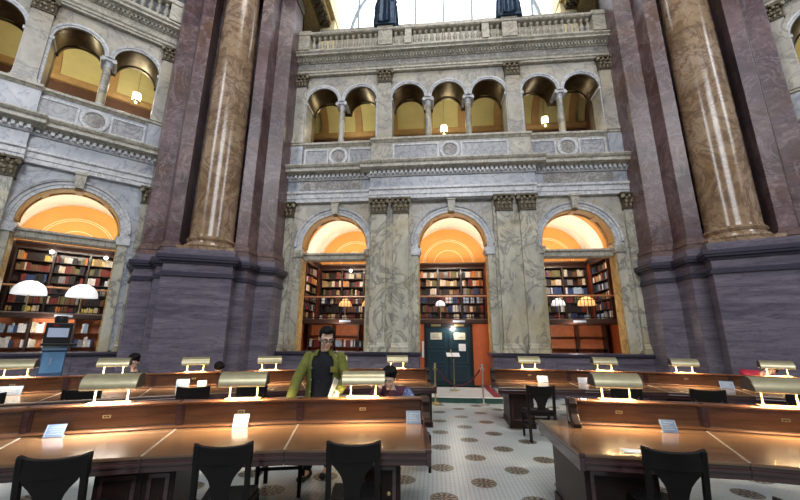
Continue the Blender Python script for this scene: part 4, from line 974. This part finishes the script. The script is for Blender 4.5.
o = thing('sign_stand', 'thin brass sign stand holding a white sheet before the dark door', 'sign stand', (1.68, 11.75, .16))
MB().lathe([(.16, 0), (.16, .012), (.03, .03), (.02, .05)], n=20).build('base', M['brass'], o, 40); MB().tube([(0,0,.04), (0,0,.95)], .013, 8).build('pole', M['brass'], o)
Tm = Matrix.Translation((0, -.02, .95)) @ Matrix.Rotation(R(-62), 4, 'X')
MB().box(-.21, -.01, -.0, .21, .01, .30, Tm).box(-.21, -.04, -.01, .21, .01, .01, Tm).build('sign_board', M['black'], o, 0); MB().box(-.20, -.014, .012, .20, -.01, .29, Tm).build('sign_sheet', M['paper'], o, 0)
MB().lathe([(.02, 0), (.03, .05), (.01, .1), (0, .12)], c=(-.07, .1, 1.10), n=10).tube([(0,0,.95), (-.07, .1, 1.12)], .008, 6).build('clip', M['brass'], o)
k = thing('microfilm_kiosk', 'blue and black microfilm reader kiosk in front of the far left shelves', 'kiosk', (-6.60, 7.25, 0), R(40)); k.scale = (.74, .85, 1)
MB().prism([(-.20, 0), (.22, 0), (.22, 1.42), (-.10, 1.42), (-.22, 1.0)], 'x', -.23, .23).build('cabinet', M['kiosk_blue'], k, 0, bevel=.012)
MB().prism([(-.226, 1.02), (-.12, 1.395), (-.112, 1.395), (-.218, 1.02)], 'x', -.20, .22).build('front_panel', M['kiosk_blue2'], k, 0)
MB().box(-.24, -.17, 1.42, .24, .2, 1.50).build('label_strip', M['kiosk_light'], k, 0); MB().box(-.05, -.19, 1.16, -.01, -.17, 1.28).build('emblem', M['card_white'], k, 0)
MB().box(-.28, -.26, 1.50, .42, .25, 1.55).build('tray', M['black'], k, 0, bevel=.01)
hd = MB().box(-.26, -.2, 1.55, .26, .25, 1.93).build('monitor', M['black'], k, 0, bevel=.015)
MB().box(-.20, -.212, 1.66, .20, -.198, 1.83).build('screen', M['screen'], hd, 0); MB().lathe([(.13, 1.93), (.14, 2.0), (.12, 2.06), (0, 2.07)], n=16).build('lens_turret', M['black'], hd, 40)
MB().box(-.12, -.215, 1.86, .0, -.2, 1.89).build('red_label', M['floor_red'], hd, 0)
M_ = None
# ------------------------------------------------------------------ thin white patch standing in for a bright reflection on the desk top
def flat(x, y, z, rz, w, d, label):
    o = MB().box(-w/2, -d/2, 0, w/2, d/2, .003).build('reflection_patch', M['paper'], None, 0, loc=(x, y, z+.0005), rz=R(rz)); tag(o, label, 'paper')
flat(1.95, 3.34, TOPZ, -14, .17, .11, 'small white patch standing in for a reflection on the near right desk by its aisle end')
# ------------------------------------------------------------------ people
SK = plain('warm_skin', (.84,.58,.44), .5, var=.05, vs=8); SK2 = plain('light_skin', (.82,.58,.46), .5, var=.05, vs=8)
HAIR = plain('black_hair', (.006,.005,.005), .6, var=.5, vs=40, spec=.15)
EYEW = plain('eye_white', (.75,.74,.72), .3); EYED = plain('dark_iris', (.03,.018,.012), .2); LIP = plain('lips', (.50,.22,.18), .45)
def cloth(name, c, var=.18, vs=10):
    t = NT(name); b = t.b; f = t.noise(t.coords(), vs, 6); t.l(t.ramp(f, [(.3, tuple(x*(1-var) for x in c)), (.7, tuple(min(1, x*(1+var)) for x in c))]), b.inputs['Base Color']); b.inputs['Roughness'].default_value = .85
    t.bump(t.noise(t.coords(), 9, 4), .5, .03); return t.m
def checks(name, a, c):
    t = NT(name); ck = t.n('ShaderNodeTexChecker', Scale=32.0); ck.inputs['Color1'].default_value = (*a, 1); ck.inputs['Color2'].default_value = (*c, 1)
    t.l(t.coords(), ck.inputs['Vector']); t.l(ck.outputs[0], t.b.inputs['Base Color']); t.b.inputs['Roughness'].default_value = .85; return t.m
V = Vector
def hand(mb, w, d, nrm, side, curl=25, fr=.0085):
    w = V(w); d = V(d).normalized(); nrm = V(nrm); nrm = (nrm-d*nrm.dot(d)).normalized(); s = d.cross(nrm)*side
    B = Matrix((s, nrm, d)).transposed()
    mb.ell(w+d*.048, (.040, .017, .055), B)
    mb.capsule(w-d*.02, w+d*.03, .026, .028)
    for i, L in enumerate((.070, .080, .074, .058)):
        p = w+d*.085+s*(.030-.0205*i); a = R(curl*.5); q = p
        for k, f in enumerate((.44, .32, .24)):
            dd = d*math.cos(a)+nrm*math.sin(a); q2 = q+dd*L*f; mb.capsule(q, q2, fr*(1-.1*k), fr*(.92-.1*k), 8); q = q2; a += R(curl)
    p = w+d*.025+s*.030; q = p+(d*.55+s*.75+nrm*.3).normalized()*.042; mb.capsule(p, q, fr*1.25, fr*1.1, 8); mb.capsule(q, q+(d*.85+s*.25+nrm*.4).normalized()*.034, fr*1.1, fr*.9, 8)
def person(label, J, fy, fp, fr, sk, voxel=.008, hs=1.0, hair='short', glasses=False, hands=None):
    """J: joints in world space. fy/fp/fr turn, nod and tilt of the head. Body faces -y."""
    base = V((J['pelvis'][0], J['pelvis'][1], 0)); root = thing('person', label, 'person', base)
    j = {k: V(p)-base for k, p in J.items()}
    MH = Matrix.Translation(j['head']) @ Matrix.Rotation(R(fy), 4, 'Z') @ Matrix.Rotation(R(fp), 4, 'X') @ Matrix.Rotation(R(fr), 4, 'Y') @ Matrix.Scale(hs, 4)
    H3 = MH.to_3x3(); h = lambda *p: MH @ V(p)
    b = MB()
    b.ell(h(0, .008, .03), (.074, .093, .100), H3, 18, 12); b.ell(h(0, -.022, -.045), (.058, .068, .070), H3); b.ell(h(0, -.066, -.098), (.028, .024, .022), H3)
    b.ell(h(0, -.096, -.018), (.012, .019, .016), H3); b.capsule(h(0, -.088, .022), h(0, -.102, -.012), .009*hs, .011*hs, 8)
    b.ell(h(0, -.076, .035), (.055, .018, .012), H3)
    for s in (-1, 1): b.ell(h(s*.076, .012, -.002), (.010, .022, .032), H3); b.ell(h(s*.038, -.070, -.028), (.022, .02, .02), H3)
    b.capsule(h(0, .02, -.07), j['neck'], .052, .058)
    b.capsule(j['neck'], j['chest'], .06, .12); b.ell((j['chest']), (.165, .105, .16)); b.capsule(j['chest'], j['pelvis'], .13, .135); b.ell(j['pelvis'], (.155, .115, .12))
    for s in ('r', 'l'):
        b.capsule(j['chest']*.3+j['sh_'+s]*.7, j['sh_'+s], .07, .062); b.capsule(j['sh_'+s], j['el_'+s], .052, .042); b.capsule(j['el_'+s], j['wr_'+s], .042, .027)
        b.capsule(j['hip_'+s], j['kn_'+s], .085, .058); b.capsule(j['kn_'+s], j['an_'+s], .055, .038); b.capsule(j['an_'+s], j['toe_'+s], .040, .030)
        if hands and s in hands: hand(b, j['wr_'+s], hands[s][0], hands[s][1], hands[s][2], hands[s][3])
        else: hand(b, j['wr_'+s], j['wr_'+s]-j['el_'+s], V((0, .2, -1)), 1 if s == 'r' else -1)
    blob(b, 'body', sk, root, voxel, 3)
    for s in (-1, 1):
        e = MB().ell(h(s*.031, -.076, .012), (.0125, .012, .0095), H3, 10, 8).build('eye', EYEW, root, 60)
        MB().ell(h(s*.031, -.0845, .009), (.0055, .0045, .0055), H3, 8, 6).build('iris', EYED, e, 60)
        MB().capsule(h(s*.015, -.094, .032), h(s*.048, -.082, .034), .0045*hs, .0035*hs, 6).build('eyebrow', HAIR, root, 60)
    MB().ell(h(0, -.089, -.062), (.022, .010, .007), H3).build('lips', LIP, root, 60)
    if hair:
        g = MB(); g.ell(h(0, .030, .055), (.084, .090, .090), H3); g.ell(h(0, .05, .0), (.080, .065, .08), H3)
        g.ell(h(0, -.040, .112), (.070, .050, .040), H3); g.ell(h(-.02, -.07, .108), (.045, .03, .025), H3)
        for s in (-1, 1): g.ell(h(s*.070, .005, .05), (.016, .035, .05), H3)
        if hair == 'full': g.ell(h(.0, .02, .09), (.10, .10, .085), H3); g.ell(h(.04, -.02, .12), (.07, .06, .05), H3)
        blob(g, 'hair', HAIR, root, .010, 2)
    if glasses:
        g = MB()
        for s in (-1, 1):
            g.tube([h(s*(.034+.026*math.cos(a*PI/8)), -.100, .010+.019*math.sin(a*PI/8)) for a in range(17)], .0052, 6); g.tube([h(s*.060, -.099, .016), h(s*.080, -.03, .014), h(s*.080, .02, .008)], .0046, 6)
        g.tube([h(-.010, -.101, .014), h(.010, -.101, .014)], .0035, 6)
        gl = g.build('glasses', M['black'], root, 60)
    return root, j, h, H3
def torso_shell(rows, gap0=None, gap1=None, n=40, thick=.012):
    """rows: (cx, cy, z, rx, ry). gap in degrees measured like atan2; open front when given"""
    vs = []; fs = []; closed = gap0 is None
    angs = [2*PI*k/n for k in range(n)] if closed else [R(gap1)+(2*PI-R(gap1-gap0))*k/n for k in range(n+1)]
    m = len(angs)
    for lay in (0, 1):
        for cx, cy, z, rx, ry in rows:
            for a in angs:
                e = 1-.10*math.cos(2*a)**2*0
                vs.append((cx+(rx-lay*thick)*math.cos(a)*e, cy+(ry-lay*thick)*math.sin(a)*e, z))
    nr = len(rows); off = nr*m
    cnt = m if closed else m-1
    for r in range(nr-1):
        for k in range(cnt):
            k2 = (k+1) % m
            a = r*m+k; b = r*m+k2; c = (r+1)*m+k2; d = (r+1)*m+k
            fs += [(a, b, c, d), (off+d, off+c, off+b, off+a)]
    for k in range(cnt):
        k2 = (k+1) % m
        fs += [(k2, k, off+k, off+k2), ((nr-1)*m+k, (nr-1)*m+k2, off+(nr-1)*m+k2, off+(nr-1)*m+k)]
    if not closed:
        for r in range(nr-1):
            fs += [(r*m, (r+1)*m, off+(r+1)*m, off+r*m), ((r+1)*m+m-1, r*m+m-1, off+r*m+m-1, off+(r+1)*m+m-1)]
    return MB().add(vs, fs)
def legs_wear(root, j, mat, shoe):
    t = MB(); t.ell(j['pelvis'], (.175, .135, .12))
    for s in ('r', 'l'): t.capsule(j['hip_'+s], j['kn_'+s], .098, .073); t.capsule(j['kn_'+s], j['an_'+s]*.88+j['kn_'+s]*.12, .072, .058)
    blob(t, 'trousers', mat, root, .014, 2)
    for s in ('r', 'l'):
        a, b2 = j['an_'+s], j['toe_'+s]; d = (b2-a); d.z = 0; d.normalize()
        q = MB(); q.capsule(a+V((0,0,-.0)), a+V((0,0,-.03))-d*.03, .048, .048); q.capsule(V((a.x,a.y,.045))-d*.03, V((b2.x,b2.y,.040)), .042, .036); q.ell(V((b2.x,b2.y,.045)), (.042,.042,.036))
        sh = blob(q, 'shoe', shoe, root, .010, 2)
        # keep the sole on the floor
        sh.data.transform(Matrix.Translation((0, 0, 0)))
        mn = min(v.co.z for v in sh.data.vertices); sh.data.transform(Matrix.Translation((0, 0, .001-mn)))

# the standing man
J = dict(pelvis=(-.97,4.95,.95), chest=(-.97,4.90,1.31), neck=(-.955,4.87,1.485), head=(-.935,4.80,1.655),
         sh_r=(-1.165,4.89,1.43), el_r=(-1.262,4.78,1.18), wr_r=(-1.30,4.63,.935), sh_l=(-.765,4.90,1.43), el_l=(-.665,4.84,1.17), wr_l=(-.725,4.62,1.05),
         hip_r=(-1.065,4.96,.92), kn_r=(-1.10,4.92,.50), an_r=(-1.12,4.99,.085), toe_r=(-1.17,4.83,.035), hip_l=(-.875,4.96,.92), kn_l=(-.89,4.98,.50), an_l=(-.90,5.12,.085), toe_l=(-.93,4.95,.035))
root, j, h, H3 = person('standing man in open olive green jacket and dark shirt, looking down at the desks', J, 24, 22, 0, SK, .0065, 1.12, 'short', True,
                        hands={'r': (V((-.05,-.35,-.95)), V((.9,-.3,0)), 1, 24), 'l': (V((-.15,-.75,-.45)), V((-.8,.3,-.3)), -1, 30)})
OLV = cloth('olive_green_corduroy', (.150,.165,.03)); NAVY = cloth('dark_navy_knit', (.006,.009,.016)); DENIM = cloth('black_denim', (.015,.017,.024)); SHOE = plain('dark_sneaker', (.02,.02,.022), .5)
rr = lambda z, rx, ry, dy=0: (0, -.05+dy, z, rx, ry)
torso_shell([rr(.86,.175,.125,.04), rr(1.0,.172,.12,.03), rr(1.15,.175,.122,.01), rr(1.30,.190,.128), rr(1.40,.180,.118), rr(1.45,.13,.10,-.005), rr(1.485,.085,.078,-.02), rr(1.50,.074,.070,-.03)]).build('shirt', NAVY, root, 60)
jk = torso_shell([rr(.80,.235,.165,.05), rr(.95,.222,.155,.03), rr(1.12,.212,.150,.01), rr(1.28,.222,.152), rr(1.38,.222,.145), rr(1.44,.185,.125), rr(1.485,.115,.100,-.015), rr(1.50,.095,.092,-.02)], -128, -48)
jk.build('jacket', OLV, root, 60)
cl = torso_shell([rr(1.445,.150,.130,-.01), rr(1.475,.125,.115,-.015), rr(1.515,.102,.100,-.01), rr(1.52,.09,.09,-.01)], -122, -50); cl.build('jacket_collar', OLV, root, 60)
for s in ('r', 'l'):
    q = MB(); a, e, w = j['sh_'+s], j['el_'+s], j['wr_'+s]
    q.ell(a+V((0,0,-.015)), (.070,.075,.068)); q.capsule(a, e, .072, .066); q.capsule(e, e.lerp(w, .93), .068, .058)
    blob(q, 'jacket_sleeve', OLV, root, .012, 3)
for s, x in ((1, .155),):
    MB().box(x-.045, -.192, 1.25, x+.04, -.176, 1.32).build('jacket_pocket', OLV, root, 0, bevel=.006)
bt = MB()
for z in (1.02, 1.16, 1.30): bt.ell((-.128, -.165, z), (.009, .006, .009), None, 8, 6)
bt.build('button', M['card_white'], root, 60)
legs_wear(root, j, DENIM, SHOE)
pp = MB().box(-.075, -.004, -.11, .075, .004, .11).build('paper_folder', M['paper'], None, 0, loc=(-.775, 4.565, 1.09)); pp.rotation_euler = (R(12), R(16), R(80)); tag(pp, 'white paper folder held in the left hand of the standing man', 'folder')

# seated readers
def seated(label, x, y, hz, turn, nod, tilt, sk, top, top2, hair, lean=.28, prop=None, rz=0, hs=1.0, dx=0, dz=0):
    Mx = Matrix.Translation((x, y, 0)) @ Matrix.Rotation(R(rz), 4, 'Z'); k = hz-1.14
    g = lambda a, b, c: tuple(Mx @ V((a, b, c)))
    J = dict(head=g(0, 0, hz), neck=g(.01+dx*.6, .09, hz-.17+dz*.6), chest=g(.01+dx, .09+lean*.4, hz-.36+dz), pelvis=g(.0, .14+lean*1.15, .55), sh_r=g(-.19+dx, .10+lean*.3, hz-.24+dz*1.3), sh_l=g(.20+dx, .10+lean*.3, hz-.24+dz),
             el_r=g(-.27, -.06, .80), wr_r=g(-.16, -.16, .80) if not prop else g(-.12, -.07, hz-.11), el_l=g(.30, .02, .79 if not prop else .88), wr_l=g(.12, -.20, .80),
             hip_r=g(-.09, .14+lean*1.15, .53), hip_l=g(.09, .14+lean*1.15, .53), kn_r=g(-.11, -.10+lean*.9, .55), kn_l=g(.11, -.10+lean*.9, .55), an_r=g(-.11, .02+lean*.9, .085), an_l=g(.11, .02+lean*.9, .085), toe_r=g(-.12, -.14+lean*.9, .035), toe_l=g(.12, -.14+lean*.9, .035))
    hd = {'r': (Mx.to_3x3() @ V((.25, .1, .95)), Mx.to_3x3() @ V((.7, .5, 0)), 1, 22)} if prop else None
    root, j, h, H3 = person(label, J, turn+rz, nod, tilt, sk, .009, hs, hair, False, hands=hd)
    t = MB(); t.ell(j['chest'], (.19, .13, .18)); t.capsule(j['chest'], j['pelvis']+V((0,0,.05)), .15, .155); t.capsule(j['sh_r'], j['sh_l'], .078, .078); t.capsule(j['neck']+V((0,0,-.05)), j['chest'], .075, .14)
    blob(t, 'shirt', top, root, .013, 3)
    for s in ('r', 'l'):
        q = MB(); q.capsule(j['sh_'+s], j['el_'+s], .075, .060); q.capsule(j['el_'+s], j['el_'+s].lerp(j['wr_'+s], .88), .062, .048); blob(q, 'sleeve', top2 if s == 'l' else top, root, .012, 2)
    legs_wear(root, j, DENIM, SHOE)
    return root
MAR = cloth('dark_plum_shirt', (.07,.022,.045)); CHK = checks('blue_checked_cloth', (.04,.07,.24), (.25,.32,.50)); GRY = cloth('dark_grey_sweater', (.05,.05,.055)); RED = cloth('crimson_sweater', (.30,.012,.045))
seated('seated reader in plum shirt with blue checked sleeve, head resting on one hand', -.13, 5.08, 1.15, -14, 26, 8, SK2, MAR, CHK, 'full', .30, True, 0, 1.0, .02, .05)
seated('seated dark haired reader at the far left, face showing above the desk panel', -5.22, 7.50, 1.185, -12, 22, 0, SK2, GRY, GRY, 'full', .30, None, 26, 1.05)
seated('reader bent low before the left pedestal with only dark hair showing', -3.88, 8.2, 1.02, 8, 52, 0, SK2, GRY, GRY, 'full', .35, None, 25)
seated('reader in crimson sweater at the far right, leaning with tilted head', 7.40, 7.62, 1.10, -30, 10, 50, SK2, RED, RED, 'short', .12, None, -32, 1.0, -.20, .13)

# ------------------------------------------------------------------ light, air and camera
def area(name, loc, target, size, sy, energy, col=(1,1,1), spread=180):
    l = bpy.data.lights.new(name, 'AREA'); l.shape = 'RECTANGLE'; l.size = size; l.size_y = sy; l.energy = energy; l.color = col; l.spread = R(spread)
    o = bpy.data.objects.new(name, l); COL.objects.link(o); o.location = loc; o.rotation_euler = (V(target)-V(loc)).to_track_quat('-Z', 'Y').to_euler(); return o
def point(name, loc, energy, col, rad=.1):
    l = bpy.data.lights.new(name, 'POINT'); l.energy = energy; l.color = col; l.shadow_soft_size = rad
    o = bpy.data.objects.new(name, l); COL.objects.link(o); o.location = loc; return o
WHT = (.93,.96,1)
area('dome_lantern_light', (1.5, 1.0, 27), (1.5, 3.0, 0), 7, 7, 1350, (1,.95,.88))
area('clerestory_window_light', (1.0, -14, 19), (1.0, 10, 5), 9, 7, 2100, WHT)
area('clerestory_window_light', (-15, -6, 19), (3, 9, 6), 4, 8, 1000, WHT)
area('clerestory_window_light', (18, -7, 19), (-1, 9, 6), 4, 8, 1000, WHT)
for F, c in ((FB, -4.1), (FB, 0), (FB, 4.1), (FL_, 4.1)):
    area('cove_light', F @ V((c, 2.55, 4.86)), F @ V((c, 2.3, 6.5)), 2.6, .5, 36, (1,.88,.70))
    area('gallery_ceiling_light', F @ V((c, 1.5, 4.75)), F @ V((c, 2.9, 3.0)), 1.6, .15, 36, (1,.88,.74))
    point('under_gallery_light', F @ V((c, 1.0, 2.05)), 20, (1,.85,.7), .08)
for F, xs in ((FB, (-4.1, 0, 4.1)), (FL_, (2.4, 4.6)), (FR, (-4.6,))):
    for x in xs: point('gallery_light', F @ V((x, 2.1, 10.75)), 34, (1,.90,.62), .15)
for p, lb in LAN: point('lantern_light', p+V((0,0,-.25)), 12, (1,.88,.65), .1)
w = bpy.data.worlds.new('World'); SC.world = w; w.use_nodes = True
bg = w.node_tree.nodes['Background']; bg.inputs[0].default_value = (.80,.86,1.0,1); bg.inputs[1].default_value = .11
cam = bpy.data.cameras.new('camera'); cam.sensor_width = 36; cam.lens = 364.6/800*36; cam.clip_end = 200
co = bpy.data.objects.new('camera', cam); COL.objects.link(co); SC.camera = co
p_, r_ = R(13.82), R(.328)
right = V((1,0,0)); up = V((0,-math.sin(p_),math.cos(p_))); fw = V((0,math.cos(p_),math.sin(p_)))
Rv = math.cos(r_)*right+math.sin(r_)*up; Uv = -math.sin(r_)*right+math.cos(r_)*up
mm = Matrix((Rv, Uv, -fw)).transposed().to_4x4(); mm.translation = CAMP; co.matrix_world = mm
vs_ = SC.view_settings; vs_.view_transform = 'Standard'; vs_.look = 'None'; vs_.gamma = 1; vs_.use_curve_mapping = False; vs_.exposure = 0.22
SC.cycles.use_denoising = True
